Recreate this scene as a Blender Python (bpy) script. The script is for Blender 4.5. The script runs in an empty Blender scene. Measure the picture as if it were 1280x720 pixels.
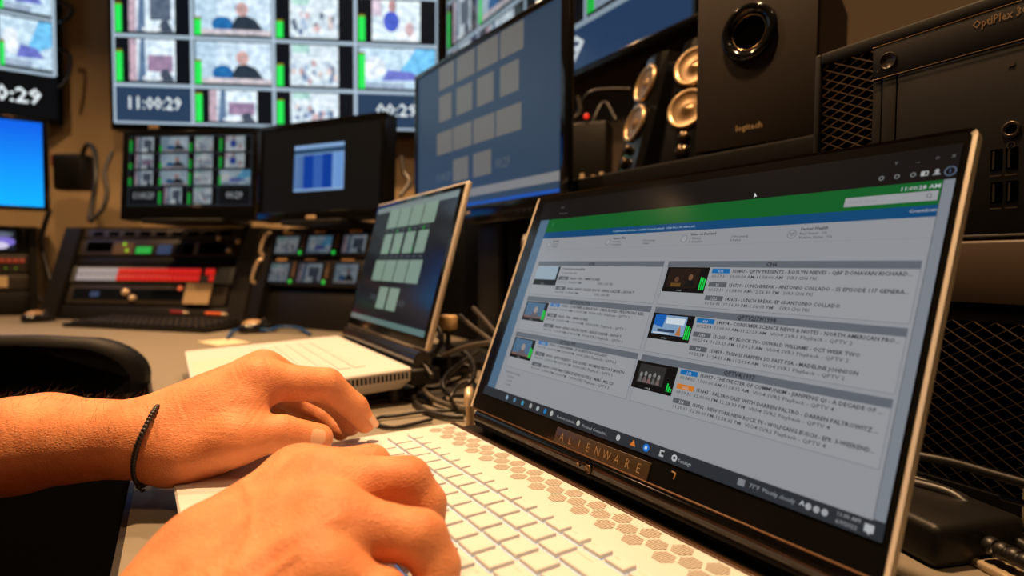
import bpy, bmesh, math, random
import numpy as np
from mathutils import Vector, Matrix
random.seed(7)
SC = bpy.context.scene
COL = SC.collection

# ------------------------------------------------------------------ camera
# world: X runs along the front laptop (to its right), Y away from its user, Z up, desk top at z = 0
CAM_F = 723.32
CAM_PITCH, CAM_ROLL, CAM_YAW = .0403, .0066, .9928
CAM_C = Vector((.4627, -.2701, .1753))
FW = Vector((-math.sin(CAM_YAW)*math.cos(CAM_PITCH), math.cos(CAM_YAW)*math.cos(CAM_PITCH), -math.sin(CAM_PITCH)))
_r = FW.cross(Vector((0, 0, 1))).normalized(); _u = _r.cross(FW)
RT = _r*math.cos(CAM_ROLL) + _u*math.sin(CAM_ROLL)
UP = -_r*math.sin(CAM_ROLL) + _u*math.cos(CAM_ROLL)
cam_data = bpy.data.cameras.new('camera'); cam = bpy.data.objects.new('camera', cam_data); COL.objects.link(cam)
cam.matrix_world = Matrix(((RT.x, UP.x, -FW.x, CAM_C.x), (RT.y, UP.y, -FW.y, CAM_C.y), (RT.z, UP.z, -FW.z, CAM_C.z), (0, 0, 0, 1)))
cam_data.sensor_width = 36; cam_data.lens = CAM_F/1280*36; cam_data.clip_start = .02; cam_data.clip_end = 30
cam_data.dof.use_dof = True; cam_data.dof.focus_distance = .40; cam_data.dof.aperture_fstop = cam_data.lens/1000/.0041
SC.camera = cam
SC.view_settings.view_transform = 'Standard'; SC.view_settings.look = 'None'
SC.view_settings.gamma = 1; SC.view_settings.exposure = 0; SC.view_settings.use_curve_mapping = False
SC.cycles.use_denoising = True
SC.cycles.max_bounces = 6; SC.cycles.caustics_reflective = False; SC.cycles.caustics_refractive = False
SC.cycles.sample_clamp_indirect = 4

# ------------------------------------------------------------------ world and ceiling lamps
w = bpy.data.worlds.new('world'); SC.world = w; w.use_nodes = True
w.node_tree.nodes['Background'].inputs[0].default_value = (1, .72, .45, 1)
w.node_tree.nodes['Background'].inputs[1].default_value = .014
WARM = (1, .60, .30)
CEIL = 1.75
LAMPS = [(.02, -.06, 18, .045), (1.05, -.30, 3.2, .045), (-.85, -.40, 13, .05), (-1.25, .37, 9.5, .04), (-1.55, -1.2, 9.0, .05), (.1, -1.8, 6.0, .05)]
for i, (lx, ly, pw, rad) in enumerate(LAMPS):
    ld = bpy.data.lights.new('ceiling_lamp', 'AREA'); ld.shape = 'DISK'; ld.size = rad*2; ld.energy = pw; ld.color = WARM; ld.spread = math.radians(110)
    lo = bpy.data.objects.new('ceiling_lamp', ld); COL.objects.link(lo); lo.location = (lx, ly, CEIL-.035)

def at(px, py, d):
    return CAM_C + (FW + RT*((px-640)/CAM_F) + UP*((360-py)/CAM_F))*d
def onz(px, py, z):
    v = FW + RT*((px-640)/CAM_F) + UP*((360-py)/CAM_F); return CAM_C + v*((z-CAM_C.z)/v.z)

# ------------------------------------------------------------------ materials
MATS = {}
def mat(name, col, rough=.5, metal=0, spec=.5, var=0, vscale=40, bump=0, bscale=300, coat=0, sss=0, emit=None, es=0, trans=0):
    if name in MATS: return MATS[name]
    m = bpy.data.materials.new(name); m.use_nodes = True; nt = m.node_tree; b = nt.nodes['Principled BSDF']
    b.inputs['Base Color'].default_value = (*col, 1); b.inputs['Roughness'].default_value = rough; b.inputs['Metallic'].default_value = metal
    b.inputs['Specular IOR Level'].default_value = spec; b.inputs['Coat Weight'].default_value = coat; b.inputs['Coat Roughness'].default_value = .08
    b.inputs['Transmission Weight'].default_value = trans
    if sss:
        b.inputs['Subsurface Weight'].default_value = sss; b.inputs['Subsurface Radius'].default_value = (1, .35, .15); b.inputs['Subsurface Scale'].default_value = .006
    if emit:
        b.inputs['Emission Color'].default_value = (*emit, 1); b.inputs['Emission Strength'].default_value = es
    tc = nt.nodes.new('ShaderNodeTexCoord')
    if var:
        n = nt.nodes.new('ShaderNodeTexNoise'); n.inputs['Scale'].default_value = vscale; n.inputs['Detail'].default_value = 4
        mx = nt.nodes.new('ShaderNodeMix'); mx.data_type = 'RGBA'
        mx.inputs[6].default_value = (*[c*(1-var) for c in col], 1); mx.inputs[7].default_value = (*[min(1, c*(1+var)) for c in col], 1)
        nt.links.new(tc.outputs['Object'], n.inputs['Vector']); nt.links.new(n.outputs['Fac'], mx.inputs[0]); nt.links.new(mx.outputs[2], b.inputs['Base Color'])
    if bump:
        n = nt.nodes.new('ShaderNodeTexNoise'); n.inputs['Scale'].default_value = bscale; n.inputs['Detail'].default_value = 3
        bp = nt.nodes.new('ShaderNodeBump'); bp.inputs['Strength'].default_value = bump; bp.inputs['Distance'].default_value = .001
        nt.links.new(tc.outputs['Object'], n.inputs['Vector']); nt.links.new(n.outputs['Fac'], bp.inputs['Height']); nt.links.new(bp.outputs['Normal'], b.inputs['Normal'])
    MATS[name] = m; return m
def srgb(r, g, b):
    f = lambda c: (c/255/12.92 if c/255 <= .04045 else ((c/255+.055)/1.055)**2.4)
    return (f(r), f(g), f(b))
def glow(r, g, b, k=1.0, rough=.15, spec=.5):
    """a lit screen colour, given as the display colour seen"""
    nm = 'screen_%d_%d_%d_%d_%d' % (r, g, b, round(k*100), round(rough*100))
    return mat(nm, (.003, .003, .004), rough, 0, spec, emit=srgb(r, g, b), es=k)

def footage(r, g, b, k=1.0):
    """a patch of a video picture: screen colour mottled by noise"""
    nm = 'footage_%d_%d_%d_%d' % (r, g, b, round(k*100))
    if nm in MATS: return MATS[nm]
    m = mat(nm, (.003, .003, .004), .3, 0, .3, emit=srgb(r, g, b), es=k); nt = m.node_tree; bs = nt.nodes['Principled BSDF']
    tc = nt.nodes.new('ShaderNodeTexCoord'); n = nt.nodes.new('ShaderNodeTexNoise'); n.inputs['Scale'].default_value = 42; n.inputs['Detail'].default_value = 5; n.inputs['Roughness'].default_value = .65
    rp = nt.nodes.new('ShaderNodeValToRGB'); c = srgb(r, g, b); rp.color_ramp.elements[0].position = .36; rp.color_ramp.elements[0].color = (c[0]*.56, c[1]*.64, c[2]*.72, 1); rp.color_ramp.elements[1].position = .60; rp.color_ramp.elements[1].color = (c[0]*1.1, c[1]*1.1, c[2]*1.1, 1)
    nt.links.new(tc.outputs['Object'], n.inputs['Vector']); nt.links.new(n.outputs['Fac'], rp.inputs[0]); nt.links.new(rp.outputs[0], bs.inputs['Emission Color']); return m

# ------------------------------------------------------------------ mesh builder
class B:
    def __init__(s, M=None):
        s.v = []; s.f = []; s.mi = []; s.mats = []; s.M = M or Matrix.Identity(4); s.sm = []
    def _m(s, m):
        if m is None: return 0
        if m not in s.mats: s.mats.append(m)
        return s.mats.index(m)
    def add(s, verts, faces, m=None, smooth=False):
        o = len(s.v); s.v += [tuple(s.M @ Vector(p)) for p in verts]; k = s._m(m)
        for f in faces: s.f.append([o+i for i in f]); s.mi.append(k); s.sm.append(smooth)
    def quad(s, u0, v0, u1, v1, w=0, m=None):      # in the local u (x) v (y) plane
        s.add([(u0, v0, w), (u1, v0, w), (u1, v1, w), (u0, v1, w)], [(0, 1, 2, 3)], m)
    def poly(s, pts, w=0, m=None): s.add([(x, y, w) for x, y in pts], [tuple(range(len(pts)))], m)
    def ell(s, cx, cy, rx, ry, w=0, m=None, n=16): s.poly([(cx+rx*math.cos(2*math.pi*i/n), cy+ry*math.sin(2*math.pi*i/n)) for i in range(n)], w, m)
    def box(s, x0, y0, z0, x1, y1, z1, m=None, bev=0, seg=2):
        if not bev:
            s.add([(x0, y0, z0), (x1, y0, z0), (x1, y1, z0), (x0, y1, z0), (x0, y0, z1), (x1, y0, z1), (x1, y1, z1), (x0, y1, z1)],
                  [(3, 2, 1, 0), (4, 5, 6, 7), (0, 1, 5, 4), (1, 2, 6, 5), (2, 3, 7, 6), (3, 0, 4, 7)], m); return
        bm = bmesh.new(); bmesh.ops.create_cube(bm, size=1)
        for v in bm.verts: v.co = ((x0+x1)/2+v.co.x*(x1-x0), (y0+y1)/2+v.co.y*(y1-y0), (z0+z1)/2+v.co.z*(z1-z0))
        bmesh.ops.bevel(bm, geom=bm.edges[:], offset=bev, segments=seg, affect='EDGES', profile=.5)
        bm.verts.index_update(); s.add([v.co[:] for v in bm.verts], [[v.index for v in f.verts] for f in bm.faces], m, True); bm.free()
    def prism(s, pts, z0, z1, m=None, inset=0, smooth=False):   # polygon in xy extruded along z
        n = len(pts); top = pts
        if inset:
            cx = sum(p[0] for p in pts)/n; cy = sum(p[1] for p in pts)/n
        vs = [(x, y, z0) for x, y in pts] + [(x, y, z1) for x, y in top]
        s.add(vs, [tuple(reversed(range(n))), tuple(range(n, 2*n))], m)
        s.add(vs, [(i, (i+1) % n, n+(i+1) % n, n+i) for i in range(n)], m, smooth)
    def rrect(s, x0, y0, x1, y1, r, z0, z1, m=None, seg=6): s.prism(rr(x0, y0, x1, y1, r, seg), z0, z1, m)
    def cyl(s, p0, p1, r0, r1=None, m=None, n=16, cap=True):
        r1 = r0 if r1 is None else r1; p0 = Vector(p0); p1 = Vector(p1); d = (p1-p0).normalized()
        a = d.orthogonal().normalized(); b = d.cross(a); vs = []
        for p, r in ((p0, r0), (p1, r1)): vs += [p+(a*math.cos(2*math.pi*i/n)+b*math.sin(2*math.pi*i/n))*r for i in range(n)]
        s.add(vs, [(i, (i+1) % n, n+(i+1) % n, n+i) for i in range(n)], m, True)
        if cap: s.add(vs, [tuple(reversed(range(n))), tuple(range(n, 2*n))], m)
    def lathe(s, prof, c, ax, m=None, n=24):     # prof: (radius, height along ax)
        c = Vector(c); d = Vector(ax).normalized(); a = d.orthogonal().normalized(); b = d.cross(a); vs = []; k = len(prof)
        for r, h in prof: vs += [c+d*h+(a*math.cos(2*math.pi*i/n)+b*math.sin(2*math.pi*i/n))*r for i in range(n)]
        s.add(vs, [(j*n+i, j*n+(i+1) % n, (j+1)*n+(i+1) % n, (j+1)*n+i) for j in range(k-1) for i in range(n)], m, True)
    def tube(s, pts, r, m=None, n=8, samples=6, closed=False, taper=None):
        P = spline([Vector(p) for p in pts], samples); k = len(P); vs = []; up = Vector((.123, .2, .97)).normalized(); prev = None
        for i, p in enumerate(P):
            t = (P[min(i+1, k-1)]-P[max(i-1, 0)]).normalized()
            a = (prev if prev else up.cross(t)); a = (a - t*a.dot(t)).normalized(); b = t.cross(a); prev = a
            rr_ = r if taper is None else r*taper(i/(k-1))
            vs += [p+(a*math.cos(2*math.pi*j/n)+b*math.sin(2*math.pi*j/n))*rr_ for j in range(n)]
        s.add(vs, [(i*n+j, i*n+(j+1) % n, (i+1)*n+(j+1) % n, (i+1)*n+j) for i in range(k-1) for j in range(n)], m, True)
        s.add(vs, [tuple(reversed(range(n))), tuple(range((k-1)*n, k*n))], m)
    def ball(s, c, rx, ry=None, rz=None, m=None, nu=16, nv=10):
        ry = rx if ry is None else ry; rz = rx if rz is None else rz; c = Vector(c); vs = []
        for j in range(nv+1):
            ph = math.pi*j/nv
            vs += [c+Vector((rx*math.sin(ph)*math.cos(2*math.pi*i/nu), ry*math.sin(ph)*math.sin(2*math.pi*i/nu), rz*math.cos(ph))) for i in range(nu)]
        s.add(vs, [(j*nu+i, (j+1)*nu+i, (j+1)*nu+(i+1) % nu, j*nu+(i+1) % nu) for j in range(nv) for i in range(nu)], m, True)
    def text(s, txt, u, v, h, w=0, m=None, bold=0, align='LEFT', sx=1, width=None):
        """flat lettering of cap height h with its baseline at (u, v)"""
        vs, fs = text_mesh(txt, bold)
        if not vs: return
        k = h/.70; W = max(p[0] for p in vs); kx = k*sx if width is None else width/W
        off = {'LEFT': 0, 'CENTER': -W*kx/2, 'RIGHT': -W*kx}[align]
        s.add([(u+off+x*kx, v+y*k, w) for x, y in vs], fs, m)
    def build(s, name, m=None, parent=None, kind=None, label=None):
        me = bpy.data.meshes.new(name); me.from_pydata(s.v, [], s.f); ms = s.mats or ([m] if m else [])
        for q in ms: me.materials.append(q)
        me.polygons.foreach_set('material_index', s.mi); me.polygons.foreach_set('use_smooth', s.sm); me.update()
        o = bpy.data.objects.new(name, me); COL.objects.link(o)
        if parent: o.parent = parent
        if kind: o['kind'] = kind
        if label: o['label'] = label
        return o
def rr(x0, y0, x1, y1, r, seg=6):
    out = []
    for cx, cy, a0 in ((x1-r, y1-r, 0), (x0+r, y1-r, 90), (x0+r, y0+r, 180), (x1-r, y0+r, 270)):
        out += [(cx+r*math.cos(math.radians(a0+90*i/seg)), cy+r*math.sin(math.radians(a0+90*i/seg))) for i in range(seg+1)]
    return out
def spline(P, n):
    if len(P) < 3 or n <= 1: return P
    out = []
    for i in range(len(P)-1):
        a = P[i-1] if i else P[0]*2-P[1]; b = P[i]; c = P[i+1]; d = P[i+2] if i+2 < len(P) else P[-1]*2-P[-2]
        for j in range(n):
            t = j/n; out.append(.5*((2*b)+(c-a)*t+(2*a-5*b+4*c-d)*t*t+(3*b-a-3*c+d)*t**3))
    return out+[P[-1]]
_tc = {}
def text_mesh(txt, bold=0):
    key = (txt, bold)
    if key not in _tc:
        cu = bpy.data.curves.new('t', 'FONT'); cu.body = txt; cu.size = 1; cu.resolution_u = 1; cu.offset = bold; cu.fill_mode = 'BOTH'
        o = bpy.data.objects.new('t', cu); COL.objects.link(o)
        me = bpy.data.meshes.new_from_object(o)
        _tc[key] = ([(v.co.x, v.co.y) for v in me.vertices], [tuple(p.vertices) for p in me.polygons])
        bpy.data.objects.remove(o); bpy.data.meshes.remove(me); bpy.data.curves.remove(cu)
    return _tc[key]
def tag(o, label=None, cat=None, group=None, kind=None):
    if label: o['label'] = label
    if cat: o['category'] = cat
    if group: o['group'] = group
    if kind: o['kind'] = kind
    return o
def thing(name, label, cat, loc=(0, 0, 0), rz=0, group=None):
    o = bpy.data.objects.new(name, None); COL.objects.link(o); o.location = loc; o.rotation_euler = (0, 0, rz); o.empty_display_size = .02
    return tag(o, label, cat, group)
def frame(o, ex, ey):
    """matrix whose x, y axes are ex, ey and whose z axis is their cross product"""
    ex = Vector(ex).normalized(); ey = Vector(ey); ey = (ey-ex*ey.dot(ex)).normalized(); ez = ex.cross(ey); o = Vector(o)
    return Matrix(((ex.x, ey.x, ez.x, o.x), (ex.y, ey.y, ez.y, o.y), (ex.z, ey.z, ez.z, o.z), (0, 0, 0, 1)))

# ------------------------------------------------------------------ shared materials
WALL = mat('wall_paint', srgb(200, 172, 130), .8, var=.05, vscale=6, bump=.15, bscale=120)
WALLD = mat('wall_paint_shaded', srgb(84, 70, 54), .85, var=.05, vscale=6, bump=.15, bscale=120)  # tan wall paint with shade put into the colour, also weakens bounce
CEILM = mat('ceiling_paint', srgb(84, 74, 60), .9, var=.05)
CARPET = mat('carpet', srgb(40, 34, 30), .95, var=.3, vscale=90, bump=.5)
LAMINATE = mat('desk_laminate', srgb(132, 124, 110), .45, var=.05, vscale=60, bump=.05)
DESKEDGE = mat('desk_edge_band', srgb(40, 34, 30), .5, var=.1)
BLACK = mat('black_plastic', (.0065, .006, .0055), .45, spec=.3, var=.2, vscale=80, bump=.08, bscale=700)
BLACKG = mat('black_gloss', (.006, .006, .006), .10, spec=.6, var=.05)
BLACKM = mat('black_painted_metal', (.011, .010, .009), .42, metal=.1, spec=.35, var=.2, vscale=50)
RUBBER = mat('black_cable_rubber', (.010, .009, .008), .42, var=.2, vscale=60)
GREYC = mat('grey_cable', srgb(66, 60, 52), .35, var=.1)
WHITEP = mat('white_deck_plastic', srgb(208, 207, 206), .42, var=.015, vscale=30)
KEYW = mat('white_key_plastic', srgb(212, 211, 210), .45, var=.01)
SILVER = mat('brushed_silver', srgb(214, 206, 190), .38, metal=.35, var=.04, vscale=25)
BEZEL = mat('screen_bezel', (.005, .005, .005), .12, spec=.55, var=.1, vscale=50)

# ------------------------------------------------------------------ the room
FLOOR_Z = -.74
b = B(); b.quad(-4.2, -3.2, 2.2, 1.2, FLOOR_Z, CARPET); tag(b.build('floor'), 'dark carpet floor', kind='structure')
b = B(); b.add([(-4.2, -3.2, CEIL), (-4.2, 1.2, CEIL), (2.2, 1.2, CEIL), (2.2, -3.2, CEIL)], [(0, 1, 2, 3)], CEILM); tag(b.build('ceiling'), 'plain ceiling', kind='structure')
WRY = .80
b = B(); b.box(-1.62, WRY, FLOOR_Z, 2.2, WRY+.08, CEIL, WALLD); tag(b.build('wall_right'), 'side wall in tan paint darkened for its shade', kind='structure')
# the screen wall runs obliquely behind the far consoles
EXC = Vector((.566, 1.055, 0)).normalized(); NC = Vector((EXC.y, -EXC.x, 0))
WO = Vector((-2.0963, -.3108, 0)) - NC*.075
p0 = WO-EXC*.42; p1 = WO+EXC*1.45
b = B(); b.prism([(p0.x, p0.y), (p1.x, p1.y), (p1.x-NC.x*.08, p1.y-NC.y*.08), (p0.x-NC.x*.08, p0.y-NC.y*.08)][::-1], FLOOR_Z, CEIL, WALL); tag(b.build('wall_back'), 'tan painted wall behind the screens', kind='structure')
p2 = p0 + Vector((-.08, -2.6, 0))
b = B(); b.prism([(p0.x, p0.y), (p2.x, p2.y), (p2.x-.08, p2.y), (p0.x-.08, p0.y)], FLOOR_Z, CEIL, WALL); tag(b.build('wall_left'), 'tan painted wall behind the left screen', kind='structure')
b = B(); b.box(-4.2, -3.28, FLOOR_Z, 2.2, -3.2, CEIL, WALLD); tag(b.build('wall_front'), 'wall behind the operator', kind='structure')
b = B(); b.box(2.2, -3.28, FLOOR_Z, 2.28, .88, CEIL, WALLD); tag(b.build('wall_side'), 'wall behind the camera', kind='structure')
for i, (lx, ly, pw, rad) in enumerate(LAMPS):
    t = thing('ceiling_downlight', 'round ceiling downlight '+['straight above the front laptop', 'nearest the camera side wall', 'above the second laptop', 'above the red button rack', 'above the far left rack', 'furthest behind the operator'][i], 'lamp', (lx, ly, CEIL), group='ceiling downlights')
    b = B(); b.lathe([(rad*1.5, 0), (rad*1.5, -.012), (rad*1.08, -.02), (rad*1.08, -.001)], (0, 0, 0), (0, 0, 1), mat('lamp_trim', (.6, .58, .55), .4)); b.build('trim', None, t)

# ------------------------------------------------------------------ the desk
desk = thing('desk', 'long tan laminate console desk carrying laptops, cables and racks', 'desk', (0, 0, FLOOR_Z))
out = [(1.2, -.292), (.12, -.283), (-.28, -.262), (-.40, -.252), (-.62, -.252), (-.86, -.32), (-1.02, -.44), (-1.10, -.62), (-1.12, -2.0), (-2.2, -2.0)]
pp = p0 + NC*.02
out += [(pp.x, pp.y)] + [(p1.x-.08, WRY-.02), (1.2, WRY-.02)]
b = B(Matrix.Translation((0, 0, -FLOOR_Z)))
b.prism(out[::-1], -.036, 0, LAMINATE); b.build('desk_top', None, desk)
b = B(Matrix.Translation((0, 0, -FLOOR_Z)))
e = out[:9]
for a, c in zip(e[:-1], e[1:]):
    d = Vector((c[0]-a[0], c[1]-a[1], 0)).normalized(); n = Vector((-d.y, d.x, 0))*-1
    n = -n if n.y > 0 and abs(n.y) > .3 else n
    b.add([(a[0], a[1], -.036), (c[0], c[1], -.036), (c[0], c[1], -.0005), (a[0], a[1], -.0005), (a[0]+n.x*.004, a[1]+n.y*.004, -.036), (c[0]+n.x*.004, c[1]+n.y*.004, -.036), (c[0]+n.x*.004, c[1]+n.y*.004, -.0015), (a[0]+n.x*.004, a[1]+n.y*.004, -.0015)],
          [(0, 1, 5, 4), (4, 5, 6, 7), (7, 6, 2, 3)], DESKEDGE)
b.build('edge_band', None, desk)
for x0, y0 in ((1.1, 0.1), (-.4, .3), (-1.5, .2), (-1.6, -1.6)):
    b = B(); b.box(x0-.03, y0-.03, 0, x0+.03, y0+.03, -FLOOR_Z-.036, BLACKM, .004); b.build('leg', None, desk)

# ------------------------------------------------------------------ front laptop
LT = .3673; L0 = Vector((0, 0, .0554))
LM = frame(L0, (1, 0, 0), (0, math.sin(LT), math.cos(LT)))       # lid plane: u right, v up, w towards the user
DX0, DX1, DYF, DYR, DZ = -.034, .372, -.250, -.0165, .022
lap = thing('laptop', 'open white laptop in front with a scheduling web page on its screen', 'laptop')
# base
prof = rr(DX0, DYF, DX1, DYR, .006, 4)
b = B(); n = len(prof)
cx, cy = (DX0+DX1)/2, (DYF+DYR)/2
def off(p, k): return (cx+(p[0]-cx)*(1-k/((DX1-DX0)/2)), cy+(p[1]-cy)*(1-k/((DYR-DYF)/2)))
rings = [([off(p, .012) for p in prof], .003), ([off(p, .003) for p in prof], .012), (prof, .0205), ([off(p, .0012) for p in prof], .022)]
vs = [(x, y, z) for r_, z in rings for x, y in r_]
b.add(vs, [tuple(reversed(range(n)))] + [(j*n+i, j*n+(i+1) % n, (j+1)*n+(i+1) % n, (j+1)*n+i) for j in range(1) for i in range(n)], BLACK)
b.add(vs, [(j*n+i, j*n+(i+1) % n, (j+1)*n+(i+1) % n, (j+1)*n+i) for j in range(1, 3) for i in range(n)] + [tuple(range(3*n, 4*n))], WHITEP)
b.build('base', None, lap)
b = B(); b.box(DX0+.004, DYR, .003, DX1-.004, .045, .0185, BLACK, .003); b.build('rear_housing', None, lap, label='black rear housing behind the hinge')
b = B(); b.box(DX0+.002, DYR-.001, .0195, DX1-.002, DYR+.0035, .0228, mat('hinge_trim', srgb(70, 48, 32), .3, metal=.3), .0008); b.build('rear_trim', None, lap, label='thin brown trim along the rear edge of the deck')
for fx in (.0, .33):
    for fy in (-.23, -.04):
        b = B(); b.cyl((fx, fy, 0), (fx, fy, .004), .008, m=RUBBER, n=12); b.build('foot', None, lap)
# key well and keys
KZ = .0220
backl = mat('key_backlight', (.5, .7, .8), .4, emit=srgb(60, 175, 245), es=.45)
KM = {}
def key(x0, x1, y0, y1):
    w_, h_ = round(x1-x0, 4), round(y1-y0, 4)
    if (w_, h_) not in KM:
        q = B(); bm = bmesh.new(); z1 = .0028; t = .0005
        vs = [(0, 0, 0), (w_, 0, 0), (w_, h_, 0), (0, h_, 0), (0, 0, z1-.0004), (w_, 0, z1-.0004), (w_, h_, z1-.0004), (0, h_, z1-.0004), (t, t, z1), (w_-t, t, z1), (w_-t, h_-t, z1), (t, h_-t, z1)]
        q.add(vs, [(0, 1, 5, 4), (1, 2, 6, 5), (2, 3, 7, 6), (3, 0, 4, 7), (4, 5, 9, 8), (5, 6, 10, 9), (6, 7, 11, 10), (7, 4, 8, 11), (8, 9, 10, 11)], KEYW)
        g = .00045; q.add([(-g, -g, .0002), (w_+g, -g, .0002), (w_+g, h_+g, .0002), (-g, h_+g, .0002)], [(0, 1, 2, 3)], backl)
        KM[(w_, h_)] = q.build('key', None, lap); bm.free(); o = KM[(w_, h_)]
    else:
        o = KM[(w_, h_)].copy(); COL.objects.link(o)
    o.location = (x0, y0, KZ); return o
leg = B(Matrix.Translation((0, 0, KZ+.00285))); LEGM = mat('key_legend', srgb(205, 196, 180), .5)
G = .0032
P = .01835
def row(y0, y1, items, chars):
    x = None
    for (xs, xe), c in zip(items, chars):
        key(xs, xe-G, y0, y1)
        if c: leg.text(c, xs+.002, y1-.0048 if y1-y0 > .01 else y1-.0044, .0022, 0, LEGM)
fr = [(-.0125+.01712*i, -.0125+.01712*(i+1)) for i in range(18)]
row(-.0695, -.0608, fr, ['esc']+['F%d' % i for i in range(1, 13)]+['prt', 'ins', 'del', 'home', 'end'])
n0 = .0102
row(-.0882, -.0735, [(-.0130, n0)]+[(n0+P*i, n0+P*(i+1)) for i in range(12)]+[(n0+P*12, n0+P*14), (n0+P*14, n0+P*15), (n0+P*15, n0+P*16)], list('`1234567890-=')+['backspace', 'M1', ''])
n0 = .0187
row(-.1064, -.0917, [(-.0130, n0)]+[(n0+P*i, n0+P*(i+1)) for i in range(12)]+[(n0+P*12, .2671), (.2671, .2671+P), (.2671+P, .2671+2*P)], ['tab']+list('QWERTYUIOP[]')+['\\', 'M2', ''])
n0 = .0225
row(-.1246, -.1099, [(-.0130, n0)]+[(n0+P*i, n0+P*(i+1)) for i in range(11)]+[(n0+P*11, .2671), (.2671, .2671+P), (.2671+P, .2671+2*P)], ['caps']+list("ASDFGHJKL;'")+['enter', 'M3', ''])
n0 = .032
row(-.1428, -.1281, [(-.0130, n0)]+[(n0+P*i, n0+P*(i+1)) for i in range(10)]+[(n0+P*10, .2671), (.2671, .2671+P), (.2671+P, .2671+2*P)], ['shift']+list('ZXCVBNM,./')+['shift', 'M4', ''])
row(-.1610, -.1463, [(-.0130, .010), (.010, .028), (.028, .046), (.046, .066), (.066, .160), (.160, .182), (.182, .204), (.204, .226), (.2265, .2671), (.2671, .2671+P), (.2671+P, .2671+2*P)], ['ctrl', 'fn', '', 'alt', '', 'alt', '', 'ctrl', '', '', ''])
leg.build('key_legends', None, lap, kind='stuff')
# touchpad
b = B(); b.rrect(.085, -.240, .190, -.172, .003, DZ+.0001, DZ+.0005, mat('touchpad', srgb(225, 220, 210), .3)); b.build('touchpad', None, lap)
# honeycomb vents along the rear of the deck
hv = bpy.data.materials.new('slotted_vent'); hv.use_nodes = True; nt = hv.node_tree; bs = nt.nodes['Principled BSDF']; bs.inputs['Roughness'].default_value = .6
tcn = nt.nodes.new('ShaderNodeTexCoord'); mp = nt.nodes.new('ShaderNodeMapping'); mp.inputs['Rotation'].default_value = (0, 0, .0)
wv = nt.nodes.new('ShaderNodeTexWave'); wv.bands_direction = 'X'; wv.inputs['Scale'].default_value = 210; rp = nt.nodes.new('ShaderNodeValToRGB')
rp.color_ramp.elements[0].position = .35; rp.color_ramp.elements[0].color = (*srgb(84, 78, 70), 1); rp.color_ramp.elements[1].position = .6; rp.color_ramp.elements[1].color = (*srgb(196, 190, 180), 1)
nt.links.new(tcn.outputs['Object'], mp.inputs[0]); nt.links.new(mp.outputs[0], wv.inputs['Vector']); nt.links.new(wv.outputs['Fac'], rp.inputs[0]); nt.links.new(rp.outputs[0], bs.inputs['Base Color'])
q = B(); q.prism([(.0066*math.cos(math.pi/3*i), .0066*math.sin(math.pi/3*i)) for i in range(6)], 0, .00015, hv); hx = q.build('hexagon_vent', None, lap)
first = True
for k in range(-4, 12):
    for (ox, oy) in ((0, -.0252), (.01145, -.0323), (0, -.0394)):
        x = .0737+.0229*k+ox
        if x > DX1-.02: continue
        o = hx if first else hx.copy()
        if not first: COL.objects.link(o)
        first = False; o.location = (x, oy, DZ+.0001)
# hinge bar
HB = mat('hinge_bar', (.012, .010, .009), .14, spec=.6, var=.05)
b = B(); yy, zz = .0035, .0315
prof = [(yy+.0105*math.cos(a)*1.0, zz+.0100*math.sin(a)) for a in [2*math.pi*i/20 for i in range(20)]]
vs = [(-.005, y, z) for y, z in prof]+[(.350, y, z) for y, z in prof]
b.add(vs, [(i, 20+i, 20+(i+1) % 20, (i+1) % 20) for i in range(20)], HB, True); b.add(vs, [tuple(range(20)), tuple(reversed(range(20, 40)))], HB)
b.build('hinge_bar', None, lap, label='glossy black hinge bar')
for sx in (.005, .328):
    b = B(); b.box(sx, -.004, .0185, sx+.018, .016, .029, BLACK, .002); b.build('hinge_foot', None, lap)
BR = mat('brown_glass', srgb(60, 48, 34), .3, metal=.1, var=.25, vscale=90)
b = B(Matrix.Translation((0, -.0072, .0330))); R9 = Matrix.Rotation(math.radians(90), 4, 'X'); b.M = b.M @ R9
b.lathe([(.0032, 0), (.0032, .0006), (.0026, .0008), (.0024, .0004), (0, .0004)], (.1585, 0, 0), (0, 0, 1), mat('button_ring', srgb(110, 90, 66), .25, metal=.8), 20)
b.build('hinge_button', None, lap, label='small round button ring on the hinge bar')
b = B(Matrix.Translation((0, -.0072, .0330)) @ R9); b.lathe([(.0014, 0), (.0014, .0006), (0, .0009)], (.1475, 0, 0), (0, 0, 1), mat('led_brown', srgb(120, 92, 66), .3), 14); b.build('indicator', None, lap)
# lid
LU0, LU1, LV0, LV1, LW = -.014, .3495, -.0165, .2015, .0075
lidp = rr(LU0, LV0, LU1, LV1, .004, 4)
b = B(LM); n = len(lidp)
ins = rr(LU0+.0022, LV0+.0012, LU1-.0026, LV1-.0016, .003, 4)
vs = [(x, y, -.001) for x, y in ins]+[(x, y, 0) for x, y in lidp]+[(x, y, -LW+.002) for x, y in lidp]+[(x*1+(.001 if x < .1 else -.001), y, -LW) for x, y in lidp]
LIDTOP = mat('lid_edge_darkened', (.030, .020, .012), .16, metal=.5, spec=.5)  # top and bottom edges coloured dark to stand for their dark reflection
def side_(i): return abs(lidp[i][1]-lidp[(i+1) % n][1]) > abs(lidp[i][0]-lidp[(i+1) % n][0])
b.add(vs, [(i, n+i, n+(i+1) % n, (i+1) % n) for i in range(n) if side_(i)]+[(n+i, 2*n+i, 2*n+(i+1) % n, n+(i+1) % n) for i in range(n) if side_(i)]+[(2*n+i, 3*n+i, 3*n+(i+1) % n, 2*n+(i+1) % n) for i in range(n) if side_(i)], SILVER, False)
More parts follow.
